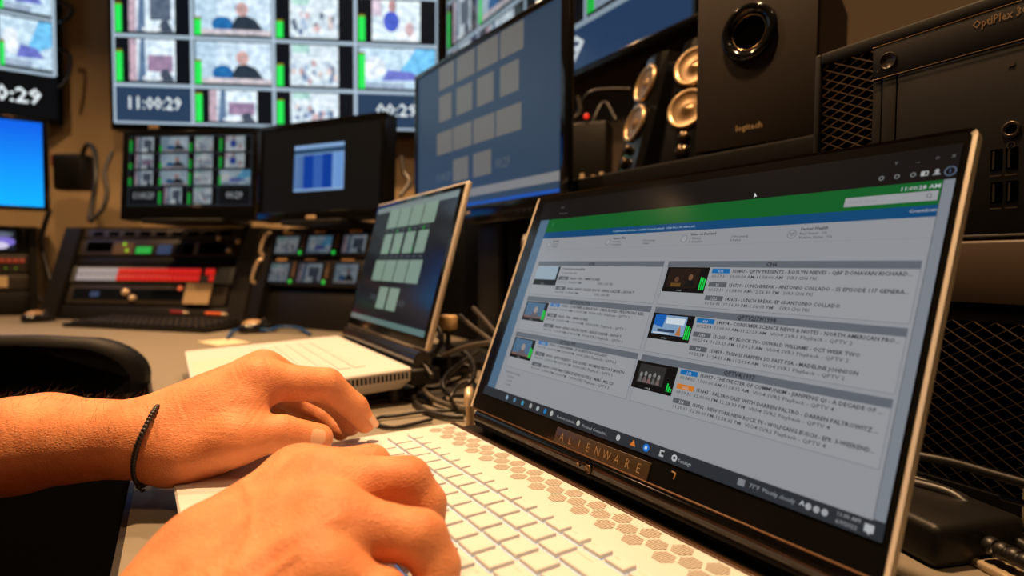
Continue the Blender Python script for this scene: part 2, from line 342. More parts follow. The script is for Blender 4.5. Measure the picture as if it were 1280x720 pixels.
b.add(vs, [(i, n+i, n+(i+1) % n, (i+1) % n) for i in range(n) if not side_(i)]+[(n+i, 2*n+i, 2*n+(i+1) % n, n+(i+1) % n) for i in range(n) if not side_(i)]+[(2*n+i, 3*n+i, 3*n+(i+1) % n, 2*n+(i+1) % n) for i in range(n) if not side_(i)], LIDTOP, False)
b.add(vs, [tuple(reversed(range(3*n, 4*n)))], WHITEP)
lid = b.build('lid', None, lap, label='silver edged lid')
b = B(LM); b.prism(ins, -.004, -.0006, BEZEL); b.build('bezel', None, lap, label='glossy black screen bezel')
b = B(LM); b.box(.1161, -.0156, -.0007, .2116, -.0037, .0004, BR, .0003); pl = b.build('name_plate', None, lap, label='brown glassy plate lettered ALIENWARE')
b = B(LM)
LET = mat('plate_lettering', srgb(150, 128, 98), .35, metal=.2)
for i, ch in enumerate('ALIENWARE'): b.text(ch, .1245+.0098*i, -.0126, .0062, .00055, LET, -.012, 'CENTER', .86)
b.build('lettering', None, pl)
b = B(LM); b.tube([(LU0+.004, LV0+.0008, .0002), (.17, LV0+.0008, .0004), (LU1-.004, LV0+.0008, .0002)], .0006, mat('bezel_lip', srgb(96, 66, 40), .3, metal=.4), 6, 4); b.build('bezel_lip', None, lap)
b = B(LM); b.tube([(.2285, -.0040, .0003), (.2312, -.0046, .0003), (.2310, -.0078, .0003)], .0005, mat('sticker_mark', srgb(140, 110, 70), .4), 5, 3); b.build('sticker_mark', None, lap)

# the page on its screen (u 0..0.344, v 0..0.194)
S = B(LM); K = .9
PAGE = glow(138, 141, 146); DK = glow(17, 16, 16); PANEL = glow(144, 147, 151); HDR = glow(92, 98, 106); LINE = glow(118, 122, 128)
S.quad(0, 0, .3442, .1936, 0, DK); scr = S.build('screen', None, lap, label='lit screen showing a broadcast schedule page')
def sq(name, rects, m, w): 
    q = B(LM)
    for r_ in rects: q.quad(*r_, w, m)
    return q.build(name, None, scr)
sq('page', [(.004, .0080, .3390, .1745)], PAGE, .00006)
sq('scroll_bar', [(.3392, .0085, .3440, .1745)], glow(120, 126, 134), .00007)
sq('task_bar', [(0, 0, .3442, .0080)], glow(40, 45, 50), .00008)
sq('side_bar', [(.004, .0080, .0170, .1745)], glow(74, 102, 126), .00010)
sq('green_banner', [(.0170, .1612, .3390, .1745)], glow(8, 90, 38), .00012)
sq('blue_banner', [(.0170, .1549, .3390, .1612)], glow(6, 68, 112), .00012)
sq('search_box', [(.2935, .1636, .3380, .1690)], glow(146, 148, 151), .00016)
panels = []; heads = []
for (u0, u1) in ((.0225, .1760), (.1795, .3374)):
    for vt, vb in ((.1319, .0996), (.0976, .0652), (.0630, .0300)): panels.append((u0, vb, u1, vt)); heads.append((u0+.0003, vt-.0044, u1-.0003, vt))
sq('schedule_panel', [(.0200, .0090, .338, .1345)], glow(140, 143, 148), .00010)
q = B(LM)
for (u0, vb, u1, vt) in panels:
    q.quad(u0, vb, u1, vt, .00014, LINE); q.quad(u0+.0004, vb+.0004, u1-.0004, vt, .00016, PANEL)
q.build('schedule_panel', None, scr)
sq('panel_header', heads, HDR, .00020)
TX = B(LM); T1 = glow(36, 38, 42); T2 = glow(52, 56, 62); TL = glow(178, 182, 186); TBW = glow(196, 204, 210)
W3 = .00026
def entry(u, v, num, bcol, title, times, chan, tw=None):
    q_ = B(LM); q_.quad(u, v-.0006, u+.0134, v+.0026, .00022, bcol); q_.build('number_badge', None, scr); TX.text(num, u+.0067, v-.0001, .0018, W3, TL, 0, 'CENTER')
    TX.text(title, u+.0150, v-.0001, .0021, W3, T1, .018, width=tw); TX.text(times, u+.0008, v-.0036, .0020, W3, T2, .004, width=.0475*len(times)/32); TX.text(chan, u+.0008+.0515, v-.0036, .0020, W3, T2, .004, width=.0172 if len(chan) < 14 else .0450)
BL = glow(14, 98, 158); GR = glow(84, 88, 94); OR = glow(196, 112, 36)
TX.text('CH6', .2592, .1284, .0027, W3, T1, .02, 'CENTER'); TX.text('QPTV2|79/1998', .258, .0941, .0027, W3, T1, .02, 'CENTER'); TX.text('QPTV4|1997', .2562, .0596, .0027, W3, T1, .02, 'CENTER')
u = .2184
entry(u, .1240, '515', BL, '150847 - QPTV PRESENTS - ROSLYN NIEVES - QBP DONAVAN RICHARD...', '00:57:31  10:00:00 AM-11:58:00 AM', 'SVR3 CH6 PRI', .1010)
entry(u, .1147, '35', GR, '150730 - LUNCHBREAK - ANTONIO COLLADO - S5 EPISODE 117 GENERA...', '00:57:31  11:58:00 AM-12:56:30 PM', 'SVR3 CH6 PRI', .1010)
entry(u, .1055, '1222', GR, '142655 - LUNCH BREAK- EP 05-ANTONIO COLLADO', '01:56:01  12:56:30 PM-1:56:03 PM', 'SVR3 CH6 PRI', .0705)
u = .2168
entry(u, .0900, '414', BL, '148994 - CONSUMER SCIENCE NEWS & NOTES - NORTH AMERICAN PRO...', '00:22:54  11:00:00 AM-11:23:23 AM', 'VIO4 SVR1 Playback - QPTV 2', .1030)
entry(u, .0808, '1083', GR, '151205 - MY BLOCK TV - OSWALD WILLIAMS - OCT WEEK TWO', '00:22:54  11:23:23 AM-11:24:23 AM', 'VIO4 SVR1 Playback - QPTV 2', .0870)
entry(u, .0716, '344', GR, '150859 - THINGS HAPPEN SO FAST PSA - MADELINE JOHNSON', '00:23:54  11:24:23 AM-11:24:54 AM', 'VIO4 SVR1 Playback - QPTV 2', .0880)
u = .2150
entry(u, .0554, '263', BL, '150957 - THE SPECTER OF COMMUNISM - JIANFENG QI - A DECADE OF ...', '00:58:03  11:00:00 AM-11:58:32 AM', 'VIO4 SVR2 Playback - QPTV 4', .1040)
entry(u, .0461, '1562', OR, '151645 - PALTROCAST WITH DARREN PALTRO - DARREN PALTROWITZ ...', '00:59:31  12:00:00 PM-12:28:33 PM', 'VIO4 SVR2 Playback - QPTV 4', .1040)
entry(u, .0368, '594', GR, '150762 - NEW YORK NEW ROCK TV - WOLFGANG BUSCH - EPR. 3-WEEKEND...', '01:29:31  12:30:00 PM-12:58:32 PM', 'VIO4 SVR2 Playback - QPTV 4', .1040)
for hx_, s_ in ((.098, 'CH5'), ):
    TX.text(s_, hx_, .1284, .0027, W3, T1, .02, 'CENTER')
TX.text('QPTV1|34/1996', .098, .0941, .0027, W3, T1, .02, 'CENTER'); TX.text('QPTV3|1995', .098, .0596, .0027, W3, T1, .02, 'CENTER')
BLD = glow(66, 110, 158)
TX.text('Current show unavailable', .0620, .1238, .0020, W3, T1, .015); TX.text('No upcoming entry', .0620, .1203, .0018, W3, T2)
def entryL(v, num, c, t, times, chan): entry(.0600, v, num, c, t, times, chan)
entryL(.1152, '1530', GR, '143630 - PSA - OMAR FLORES', '00:11:00  11:00:59 AM', 'SVR2 CH5 PRI')
entryL(.1060, '1535', GR, '146060 - KINGS CALDER SHOW - KINGS CALDER - SHOW 7', '00:11:00  11:30:00 AM', 'SVR2 CH5 PRI')
entryL(.0905, '1502', BLD, '150950 - CONSUMER SCIENCE PSA - OMAR FLORES - PEAS PRONG REEL', '00:10:01  11:00:00 AM-11:30:00 AM', 'VIO4 SVR1 Playback - QPTV 1')
entryL(.0812, '1513', GR, '143633 - PSA - OMAR FLORES', '00:11:00  11:30:00 AM-11:31:00 AM', 'VIO4 SVR1 Playback - QPTV 1')
entryL(.0718, '1522', GR, '146060 - KINGS CALDER SHOW - KINGS CALDER - SHOW 7', '00:11:00  11:31:00 AM-12:00:00 PM', 'VIO4 SVR1 Playback - QPTV 1')
entryL(.0560, '1508', BLD, '150090 - LUNCH BREAK - EP 05-ANTONIO COLLADO', '00:11:00  11:00:00 AM-12:00:00 PM', 'VIO4 SVR2 Playback - QPTV 3')
entryL(.0466, '1511', GR, '149090 - QPTV PRESENTS - ELIA CLORE - WOMENS HISTORY MONTH', '00:11:00  12:00:00 PM-12:30:00 PM', 'VIO4 SVR2 Playback - QPTV 3')
entryL(.0373, '1514', GR, '148990 - CONSUMER SCIENCE NEWS NOTES 9 - MARS - MSL 123', '00:11:00  12:30:00 PM-1:00:00 PM', 'VIO4 SVR2 Playback - QPTV 3')
# status row and banner text
for (uu, t, l1, l2, l3, l4) in ((.030, 'Uploads', '0 Queued', '0 Waiting', '', ''), (.1145, 'Feature Files', '3 Waiting', '0 Complete', '0 Processing', '1 Failed'), (.1924, 'Video on Demand', '1 Waiting', '3 Complete', '0 Processing', '0 Failed'), (.2719, 'Server Health', 'Raid Status:  Ok', 'Volume Status:  Ok', '', '')):
    TX.text(t, uu+.004*(uu < .1), .1508, .0020, W3, T1, .018); TX.text(l1, uu+.004*(uu < .1), .1480, .0017, W3, T2); TX.text(l2, uu+.004*(uu < .1), .1455, .0017, W3, T2)
    TX.text(l3, uu+.0335, .1480, .0017, W3, T2); TX.text(l4, uu+.0335, .1455, .0017, W3, T2)
    TX.ell(uu-.0048+.004*(uu < .1), .1487, .0030, .0030, .00018, glow(118, 122, 128), 20); TX.ell(uu-.0048+.004*(uu < .1), .1487, .0022, .0022, .00022, PANEL, 18)
hp = [(math.sin(a)**3, (13*math.cos(a)-5*math.cos(2*a)-2*math.cos(3*a)-math.cos(4*a))/16) for a in [2*math.pi*i/24 for i in range(24)]]
TX.poly([(.2671+.0019*x, .1487+.0019*y) for x, y in hp][::-1], .00024, glow(120, 124, 130))
TX.quad(.021, .1436, .338, .14375, .0002, LINE)
TX.text('11:00:28 AM', .3383, .1703, .0022, W3, TL, .01, 'RIGHT', 1.12); TX.text('Search shows...', .2958, .1654, .0019, W3, glow(128, 132, 138)); TX.text('Countdown', .3267, .1577, .0018, W3, TL)
TX.lathe([(.0009, 0), (.0012, 0)], (.3342, .1665, W3), (0, 0, 1), T2, 14); TX.quad(.3346, .1650, .3354, .1654, W3, T2)
TX.text('A new version of software available for your system.  Click Here for more info.', .112, .1571, .0018, W3, glow(150, 180, 205))
TX.text('?', .0245, .1660, .005, W3, glow(60, 150, 80))
for i, (t, uu) in enumerate(((' Remote console...', .1080), ('Focused Connectiv...', .1390), ('Settings', .2275))): TX.text(t, uu+.003, .0025, .0022, W3, glow(150, 154, 158))
for uu, c in ((.040, (120, 150, 170)), (.052, (80, 120, 150)), (.064, (60, 140, 170)), (.076, (150, 150, 150)), (.086, (150, 160, 165)), (.096, (30, 110, 170)), (.1045, (170, 170, 165)), (.1370, (170, 170, 165)), (.1790, (170, 172, 172))): TX.ell(uu, .0040, .0019, .0021, W3, glow(*c), 12)
TX.poly([(.1905, .0022), (.1955, .0022), (.1930, .0064)], W3, glow(200, 110, 40)); TX.ell(.2045, .0040, .0026, .0025, W3, glow(20, 110, 200), 18); TX.quad(.2033, .0031, .2053, .0049, .0003, TBW)
TX.quad(.2158, .0020, .2192, .0060, W3, glow(170, 172, 174)); TX.quad(.2170, .0033, .2192, .0052, .0003, DK)
TX.lathe([(.0010, 0), (.0021, 0)], (.2275, .0040, W3), (0, 0, 1), glow(180, 182, 184), 10)
TX.quad(.2715, .0022, .2757, .0058, W3, glow(120, 124, 130)); TX.text('77°F  Mostly cloudy', .2785, .0030, .0022, W3, glow(140, 146, 152)); TX.text('^', .3060, .0018, .004, W3, TBW)
for uu in (.3105, .3145, .3185): TX.ell(uu, .0040, .0016, .0017, W3, glow(150, 154, 158), 10)
TX.text('11:00 AM', .3236, .0048, .0019, W3, glow(150, 154, 158)); TX.text('6/9/2022', .3238, .0014, .0019, W3, glow(150, 154, 158)); TX.quad(.3362, .0023, .3402, .0058, W3, glow(168, 172, 176)); TX.poly([(.3375, .0023), (.3385, .0012), (.3390, .0023)], W3, glow(168, 172, 176))
# browser bar
IC = glow(110, 112, 114)
for uu in (.310, .3175, .325): TX.lathe([(.0008, 0), (.0014, 0)], (uu, .1790, W3), (0, 0, 1), IC, 8)
TX.quad(.3285, .1777, .3318, .1803, W3, glow(170, 172, 172)); TX.quad(.3302, .1782, .3314, .1798, .0003, DK)
TX.ell(.3355, .1797, .0010, .0011, W3, glow(150, 152, 154), 10); TX.poly([(.3336, .1776), (.3374, .1776), (.3364, .1786), (.3346, .1786)], W3, glow(150, 152, 154)); TX.lathe([(.0021, 0), (.0026, 0)], (.3412, .1788, W3), (0, 0, 1), glow(90, 104, 124), 18); TX.text('i', .3408, .1780, .0022, W3, glow(80, 120, 170))
for uu, t in ((.316, 'v'), (.326, '_'), (.3345, 'o'), (.3415, 'x')): TX.text(t, uu-.001, .1862, .0026, W3, glow(96, 96, 96))
TX.text('Apps', .030, .1855, .0020, W3, glow(84, 84, 86)); TX.text('Not secure', .030, .1790, .0020, W3, glow(84, 84, 86))
TX.poly([(.2350, .1790), (.2350, .1752), (.2358, .1761), (.2370, .1761)], W3, glow(200, 200, 200))
for i in range(12): TX.lathe([(.0010, 0), (.0016, 0)], (.0105, .1480-.0115*i, W3), (0, 0, 1), glow(60, 92, 122), 8)
TX.text('Upcoming recordings', .0250, .0250, .0019, W3, T2)
for i in range(3): TX.text('11:30 PM', .0300, .0210-.0036*i, .0018, W3, T2)
TX.build('page_lettering', None, scr)
# thumbnails of the running channels
def thumb(u0, v0, u1, v1, kind):
    q = B(LM); q.quad(u0, v0, u1, v1, .00020, glow(12, 12, 14)); wd, hg = u1-u0, v1-v0
    if kind == 'room':
        q.quad(u0+wd*.07, v0+hg*.18, u0+wd*.80, v1-hg*.06, .00023, glow(34, 24, 18)); q.ell(u0+wd*.62, v0+hg*.60, wd*.05, hg*.12, .00026, glow(110, 78, 56)); q.poly([(u0+wd*.50, v0+hg*.22), (u0+wd*.76, v0+hg*.22), (u0+wd*.70, v0+hg*.50), (u0+wd*.56, v0+hg*.50)], .00025, glow(20, 18, 20))
        q.ell(u0+wd*.30, v0+hg*.50, wd*.05, hg*.11, .00026, glow(90, 62, 44)); q.quad(u0+wd*.18, v0+hg*.22, u0+wd*.42, v0+hg*.36, .00025, glow(96, 66, 34))
    elif kind == 'news':
        q.quad(u0+wd*.07, v0+hg*.20, u0+wd*.84, v1-hg*.06, .00023, glow(120, 150, 180)); q.poly([(u0+wd*.07, v0+hg*.55), (u0+wd*.30, v0+hg*.45), (u0+wd*.34, v1-hg*.06), (u0+wd*.07, v1-hg*.06)], .00024, glow(20, 90, 170)); q.quad(u0+wd*.20, v0+hg*.30, u0+wd*.62, v0+hg*.40, .00025, glow(40, 60, 84))
        q.quad(u0+wd*.36, v0+hg*.62, u0+wd*.80, v0+hg*.86, .00025, glow(196, 206, 214)); q.poly([(u0+wd*.64, v0+hg*.22), (u0+wd*.78, v0+hg*.22), (u0+wd*.72, v0+hg*.62)], .00026, glow(170, 110, 60)); q.quad(u0+wd*.10, v0+hg*.22, u0+wd*.5, v0+hg*.27, .00026, glow(190, 196, 204))
    elif kind == 'old':
        q.quad(u0+wd*.10, v0+hg*.22, u0+wd*.74, v1-hg*.10, .00023, glow(44, 44, 44))
        for i in range(5): q.ell(u0+wd*(.18+.11*i), v0+hg*(.52+.05*(i % 2)), wd*.035, hg*.09, .00026, glow(120, 120, 118)); q.poly([(u0+wd*(.13+.11*i), v0+hg*.25), (u0+wd*(.23+.11*i), v0+hg*.25), (u0+wd*(.20+.11*i), v0+hg*.46), (u0+wd*(.16+.11*i), v0+hg*.46)], .00025, glow(90+14*(i % 3), 90, 88))
    elif kind == 'plain': q.quad(u0, v0+hg*.30, u0+wd*.92, v1, .00023, glow(140, 156, 170))
    elif kind == 'man':
        q.quad(u0+wd*.05, v0+hg*.15, u0+wd*.86, v1-hg*.05, .00023, glow(70, 100, 128)); q.ell(u0+wd*.52, v0+hg*.58, wd*.09, hg*.17, .00026, glow(140, 130, 126)); q.poly([(u0+wd*.30, v0+hg*.18), (u0+wd*.74, v0+hg*.18), (u0+wd*.62, v0+hg*.45), (u0+wd*.42, v0+hg*.45)], .00025, glow(90, 84, 90)); q.quad(u0+wd*.05, v0+hg*.15, u0+wd*.86, v0+hg*.26, .00024, glow(112, 84, 76))
    if kind in ('room', 'news', 'old', 'man'):
        for k in range(3): q.quad(u0+wd*(.855+.045*k), v0+hg*.12, u0+wd*(.885+.045*k), v0+hg*((.62, .60, .55)[k] if kind != 'old' else (.40, .30, .24)[k]), .00027, glow(24, 200, 70))
    q.text('11:00:28', u0+wd*.35, v0+hg*.05, hg*.05, .00027, TL); q.build('thumbnail', None, scr)
thumb(.1806, .1092, .2162, .1274, 'room'); thumb(.1794, .0750, .2150, .0935, 'news'); thumb(.1772, .0395, .2126, .0585, 'old')
thumb(.0240, .1090, .0580, .1270, 'plain'); thumb(.0240, .0748, .0575, .0928, 'man'); thumb(.0235, .0395, .0560, .0580, 'man')

# ------------------------------------------------------------------ the operator's arms
def _rc(P, a, b, r1, r2):
    a = np.array(a, np.float32); b = np.array(b, np.float32); ba = b-a; l2 = float(ba@ba); rr_ = r1-r2; a2 = l2-rr_*rr_; il2 = 1/l2
    pa = P-a; y = pa@ba; z = y-l2; q = pa*l2-ba*y[..., None]; x2 = (q*q).sum(-1); y2 = y*y*l2; z2 = z*z*l2
    k = np.sign(rr_)*rr_*rr_*x2
    d = (np.sqrt(np.maximum(x2*a2*il2, 0))+y*rr_)*il2-r1
    c2 = np.sign(y)*a2*y2 < k; d = np.where(c2, np.sqrt(x2+y2)*il2-r1, d)
    c1 = np.sign(z)*a2*z2 > k; d = np.where(c1, np.sqrt(x2+z2)*il2-r2, d)
    return d
def smin(a, b, k):
    h = np.maximum(k-np.abs(a-b), 0)/k; return np.minimum(a, b)-h*h*k*.25
def sdf_body(core, limbs, h, kc=.012, kl=.008):
    """core: cones blended together; limbs: [(cones, blend between its cones, blend into the core)]"""
    allc = core+[c for l in limbs for c in l[0]]
    lo = np.min([np.minimum(np.array(c[0])-c[2], np.array(c[1])-c[3]) for c in allc], 0)-.012
    hi = np.max([np.maximum(np.array(c[0])+c[2], np.array(c[1])+c[3]) for c in allc], 0)+.012
    n = np.ceil((hi-lo)/h).astype(int)+1
    ax = [(lo[i]+h*np.arange(n[i])).astype(np.float32) for i in range(3)]
    def field(cones, k):
        D = np.full(n, .05, np.float32)
        for c in cones:
            m = .016
            l = np.minimum(np.array(c[0])-c[2], np.array(c[1])-c[3])-m; u_ = np.maximum(np.array(c[0])+c[2], np.array(c[1])+c[3])+m
            i0 = np.clip(np.floor((l-lo)/h).astype(int), 0, n); i1 = np.clip(np.ceil((u_-lo)/h).astype(int)+1, 0, n)
            sl = tuple(slice(i0[j], i1[j]) for j in range(3))
            g = np.stack(np.meshgrid(ax[0][sl[0]], ax[1][sl[1]], ax[2][sl[2]], indexing='ij'), -1)
            d = _rc(g, c[0], c[1], c[2], c[3])
            kk = c[4] if len(c) > 4 else k
            D[sl] = smin(D[sl], d, kk)
        return D
    base = field(core, kc); out = base.copy()
    for cones, k1, k2 in limbs: out = np.minimum(out, smin(base, field(cones, k1), k2))
    return nets(out, lo, h)
def nets(D, lo, h):
    s = D < 0; nx, ny, nz = D.shape
    c = s[:-1, :-1, :-1].astype(np.int8)
    tot = sum(s[i:nx-1+i, j:ny-1+j, k:nz-1+k].astype(np.int8) for i in (0, 1) for j in (0, 1) for k in (0, 1))
    act = (tot > 0) & (tot < 8); idx = np.full(act.shape, -1, np.int64); I = np.argwhere(act); idx[act] = np.arange(len(I))
    acc = np.zeros((len(I), 3)); cnt = np.zeros(len(I))
    corner = [(i, j, k) for i in (0, 1) for j in (0, 1) for k in (0, 1)]
    for a in corner:
        for axx in range(3):
            if a[axx]: continue
            bq = list(a); bq[axx] = 1
            da = D[I[:, 0]+a[0], I[:, 1]+a[1], I[:, 2]+a[2]]; db = D[I[:, 0]+bq[0], I[:, 1]+bq[1], I[:, 2]+bq[2]]
            x = (da < 0) != (db < 0); t = np.where(x, da/np.where(x, da-db, 1), 0)
            p = np.tile(np.array(a, float), (len(I), 1)); p[:, axx] += t
            acc += p*x[:, None]; cnt += x
    V = lo+(I+acc/cnt[:, None])*h; F = []
    for axx in range(3):
        u_, v_ = (axx+1) % 3, (axx+2) % 3
        sl0 = [slice(None)]*3; sl1 = [slice(None)]*3; sl0[axx] = slice(0, -1); sl1[axx] = slice(1, None)
        A = s[tuple(sl0)]; Bq = s[tuple(sl1)]; E_ = np.argwhere(A != Bq)
        E_ = E_[(E_[:, u_] > 0) & (E_[:, v_] > 0) & (E_[:, u_] < D.shape[u_]-1) & (E_[:, v_] < D.shape[v_]-1)]
        ins = A[E_[:, 0], E_[:, 1], E_[:, 2]]
        du = np.zeros(3, int); du[u_] = 1; dv = np.zeros(3, int); dv[v_] = 1
        g = lambda e: idx[e[:, 0], e[:, 1], e[:, 2]]
        q = np.stack([g(E_-du-dv), g(E_-dv), g(E_), g(E_-du)], 1)
        q[~ins] = q[~ins][:, ::-1]; F.append(q)
    return V, np.concatenate(F)
def relax(V, F, it=2, k=.5):
    e = np.concatenate([F[:, [0, 1]], F[:, [1, 2]], F[:, [2, 3]], F[:, [3, 0]]]); e = np.concatenate([e, e[:, ::-1]])
    cnt = np.bincount(e[:, 0], minlength=len(V))[:, None]
    for kk in [k, -k*1.02]*it:
        A = np.stack([np.bincount(e[:, 0], V[e[:, 1], i], len(V)) for i in range(3)], 1)/np.maximum(cnt, 1); V = V+(A-V)*kk
    return V
# skin: mottled warm colour, fine cross-hatched relief
def skin_mat():
    m = bpy.data.materials.new('skin'); m.use_nodes = True; nt = m.node_tree; b = nt.nodes['Principled BSDF']
    tc = nt.nodes.new('ShaderNodeTexCoord')
    n1 = nt.nodes.new('ShaderNodeTexNoise'); n1.inputs['Scale'].default_value = 55; n1.inputs['Detail'].default_value = 5
    r1 = nt.nodes.new('ShaderNodeValToRGB'); r1.color_ramp.elements[0].position = .3; r1.color_ramp.elements[0].color = (.60, .212, .088, 1); r1.color_ramp.elements[1].position = .72; r1.color_ramp.elements[1].color = (.73, .300, .132, 1)
    nt.links.new(tc.outputs['Object'], n1.inputs['Vector']); nt.links.new(n1.outputs['Fac'], r1.inputs[0]); nt.links.new(r1.outputs[0], b.inputs['Base Color'])
    vo = nt.nodes.new('ShaderNodeTexVoronoi'); vo.inputs['Scale'].default_value = 620; vo.feature = 'DISTANCE_TO_EDGE'
    mp = nt.nodes.new('ShaderNodeMapping'); mp.inputs['Scale'].default_value = (1, .55, 1); mp.inputs['Rotation'].default_value = (0, 0, .5)
    nt.links.new(tc.outputs['Object'], mp.inputs[0]); nt.links.new(mp.outputs[0], vo.inputs['Vector'])
    n2 = nt.nodes.new('ShaderNodeTexNoise'); n2.inputs['Scale'].default_value = 160; n2.inputs['Detail'].default_value = 4; nt.links.new(tc.outputs['Object'], n2.inputs['Vector'])
    mt = nt.nodes.new('ShaderNodeMath'); mt.operation = 'MULTIPLY_ADD'; mt.inputs[1].default_value = 1.1
    nt.links.new(n2.outputs['Fac'], mt.inputs[0]); nt.links.new(vo.outputs['Distance'], mt.inputs[2])
    bp = nt.nodes.new('ShaderNodeBump'); bp.inputs['Strength'].default_value = .48; bp.inputs['Distance'].default_value = .0009
    nt.links.new(mt.outputs[0], bp.inputs['Height']); nt.links.new(bp.outputs['Normal'], b.inputs['Normal'])
    b.inputs['Roughness'].default_value = .55; b.inputs['Specular IOR Level'].default_value = .28
    b.inputs['Subsurface Weight'].default_value = .12; b.inputs['Subsurface Radius'].default_value = (1, .35, .2); b.inputs['Subsurface Scale'].default_value = .004
    return m
SKIN = skin_mat(); NAIL = mat('finger_nail', (.72, .42, .27), .3, spec=.5, var=.05)
person = thing('person', 'person at the left, bare forearms reaching in, both hands over the front laptop', 'person', (-.05, -.45, 0))
INV = Matrix.Translation((.05, .45, 0))
def V3(*a): return np.array(at(*a))
def body(name, V, F, label):
    V = relax(V, F, 3); me = bpy.data.meshes.new(name); Vo = V-np.array([-.05, -.45, 0]); me.from_pydata(Vo.tolist(), [], F.tolist())
    me.materials.append(SKIN); me.polygons.foreach_set('use_smooth', [True]*len(F)); me.update()
    o = bpy.data.objects.new(name, me); COL.objects.link(o); o.parent = person; o['label'] = label; return o
def nail(parent, c, ax, nrm, w_, l_):
    ax = Vector(ax).normalized(); nrm = Vector(nrm); nrm = (nrm-ax*nrm.dot(ax)).normalized(); sd = ax.cross(nrm); q = B(INV); vs = []; N, Mq = 9, 8
    for i in range(N):
        for j in range(Mq):
            a = (i/(N-1)*2-1); t = j/(Mq-1)*2-1; lim = 1-.18*abs(t)**4
            th = a*lim*.95; p = Vector(c)+sd*(math.sin(th)*w_/.95)+nrm*((math.cos(th)-1)*w_*.62)+ax*(t*l_*(1-.25*a*a if t > 0 else 1-.18*a*a)); vs.append(p)
    q.add(vs, [(i*Mq+j, i*Mq+j+1, (i+1)*Mq+j+1, (i+1)*Mq+j) for i in range(N-1) for j in range(Mq-1)], NAIL, True)
    return q.build('finger_nail', None, parent)

# left arm: palm down, thumb towards the camera
wr = V3(178, 549, .415); wu = wr+np.array([-.034, .006, -.003])
im = V3(321, 477, .448); mm = im+np.array([-.021, .008, .004]); rm = im+np.array([-.041, .004, -.001]); pm = im+np.array([-.058, -.008, -.012])
el = V3(-190, 575, .44); elu = el+np.array([-.03, .01, -.012]); f1 = V3(20, 557, .415); f1u = f1+np.array([-.034, .012, -.004])
tc_ = V3(232, 566, .408); tm = V3(292, 549, .415); ti = V3(351, 542, .428); tt = V3(398, 548, .440)
core = [(wr, im, .0245, .0165), (wu, pm, .022, .0145), ((wr+wu)/2, mm, .024, .016), ((wr+wu)/2, rm, .023, .015),
        (f1, wr, .0320, .0245), (f1u, wu, .031, .0220), (el, f1, .043, .0320), (elu, f1u, .042, .031),
        (tc_, tm, .0185, .0165), (V3(215, 575, .415), V3(275, 562, .425), .019, .017), (tm, im+np.array([.002, -.012, -.018]), .0135, .013), ((wr+tc_)/2, (im*.55+tm*.45), .019, .0150)]
ip, idd, it_ = V3(408, 481, .474), V3(443, 509, .486), V3(456, 528, .490)
mp_, md, mt_ = V3(404, 489, .497), V3(431, 513, .504), V3(438, 532, .503)
rp_, rd, rt_ = V3(372, 505, .528), V3(404, 521, .530), V3(426, 540, .526)
qp, qd, qt = V3(362, 516, .545), V3(385, 531, .548), V3(402, 543, .546)
L = lambda *s: (list(s), .004, .010)
limbs = [L((im, ip, .0158, .0134), (ip, idd, .0132, .0106), (idd, it_, .0106, .0090)),
         L((mm, mp_, .0145, .0122), (mp_, md, .0124, .0104), (md, mt_, .0105, .0090)),
         L((rm, rp_, .0135, .0105), (rp_, rd, .0108, .0092), (rd, rt_, .0094, .0078)),
         L((pm, qp, .0120, .0092), (qp, qd, .0094, .0082), (qd, qt, .0084, .0072)),
         L((tm, ti, .0162, .0132), (ti, tt, .0134, .0110))]
V_, F_ = sdf_body(core, limbs, .0015)
# creases over the thumb joint, the knuckles and the wrist fold
def crease(V, p, ax, depth, width, reach, nlines, gap):
    ax = np.array(ax)/np.linalg.norm(ax); c = V.mean(0)
    dv = V-p; t = dv@ax; r_ = np.linalg.norm(dv-np.outer(t, ax), axis=1); wgt = np.exp(-(r_/reach)**4)
    k = np.zeros(len(V))
    for i in range(nlines): k += np.exp(-((t-(i-(nlines-1)/2)*gap)/width)**2)
    return k*wgt*depth
def vnormals(V, F):
    n = np.cross(V[F[:, 2]]-V[F[:, 0]], V[F[:, 3]]-V[F[:, 1]]); N = np.zeros_like(V)
    for i in range(4): 
        for j in range(3): N[:, j] += np.bincount(F[:, i], n[:, j], len(V))
    return N/np.maximum(np.linalg.norm(N, axis=1, keepdims=True), 1e-9)
N_ = vnormals(V_, F_)
k = crease(V_, ti, tt-tm, .0007, .0011, .016, 4, .0034) + crease(V_, ip, idd-im, .0006, .0010, .015, 3, .0036) + crease(V_, idd, it_-ip, .0005, .0008, .012, 2, .0028) + crease(V_, wr*.3+tc_*.7+np.array([0, 0, .02]), im-wr, .0004, .0012, .016, 5, .005) + crease(V_, V3(300, 520, .425), np.array([.25, .75, -.6]), .0008, .0011, .018, 5, .0042) + crease(V_, wr+(im-wr)*.18, im-wr, .0004, .0010, .03, 6, .0042) + crease(V_, im+np.array([.006, -.004, .012]), im-wr, .0006, .0009, .017, 7, .0036) + crease(V_, tm+np.array([.004, -.006, .010]), im-tm, .0005, .0009, .018, 6, .0036)
V_ = V_-N_*k[:, None]
larm = body('left_arm', V_, F_, 'left forearm and hand, fingers curled over the keyboard edge')
ax = tt-ti; nrm = np.array(CAM_C)-tt+np.array([0, 0, .05]); nv = nrm-ax*(nrm@ax)/(ax@ax); nv = nv/np.linalg.norm(nv)
nail(larm, tt-ax/np.linalg.norm(ax)*.0035+nv*.0117, ax, nv, .0066, .0064)
ax = it_-idd; nv = V3(470, 515, .485)-idd; nv = nv-ax*(nv@ax)/(ax@ax); nv = nv/np.linalg.norm(nv); nail(larm, it_+nv*.0093+ax/np.linalg.norm(ax)*.002, ax, nv, .0058, .0058)
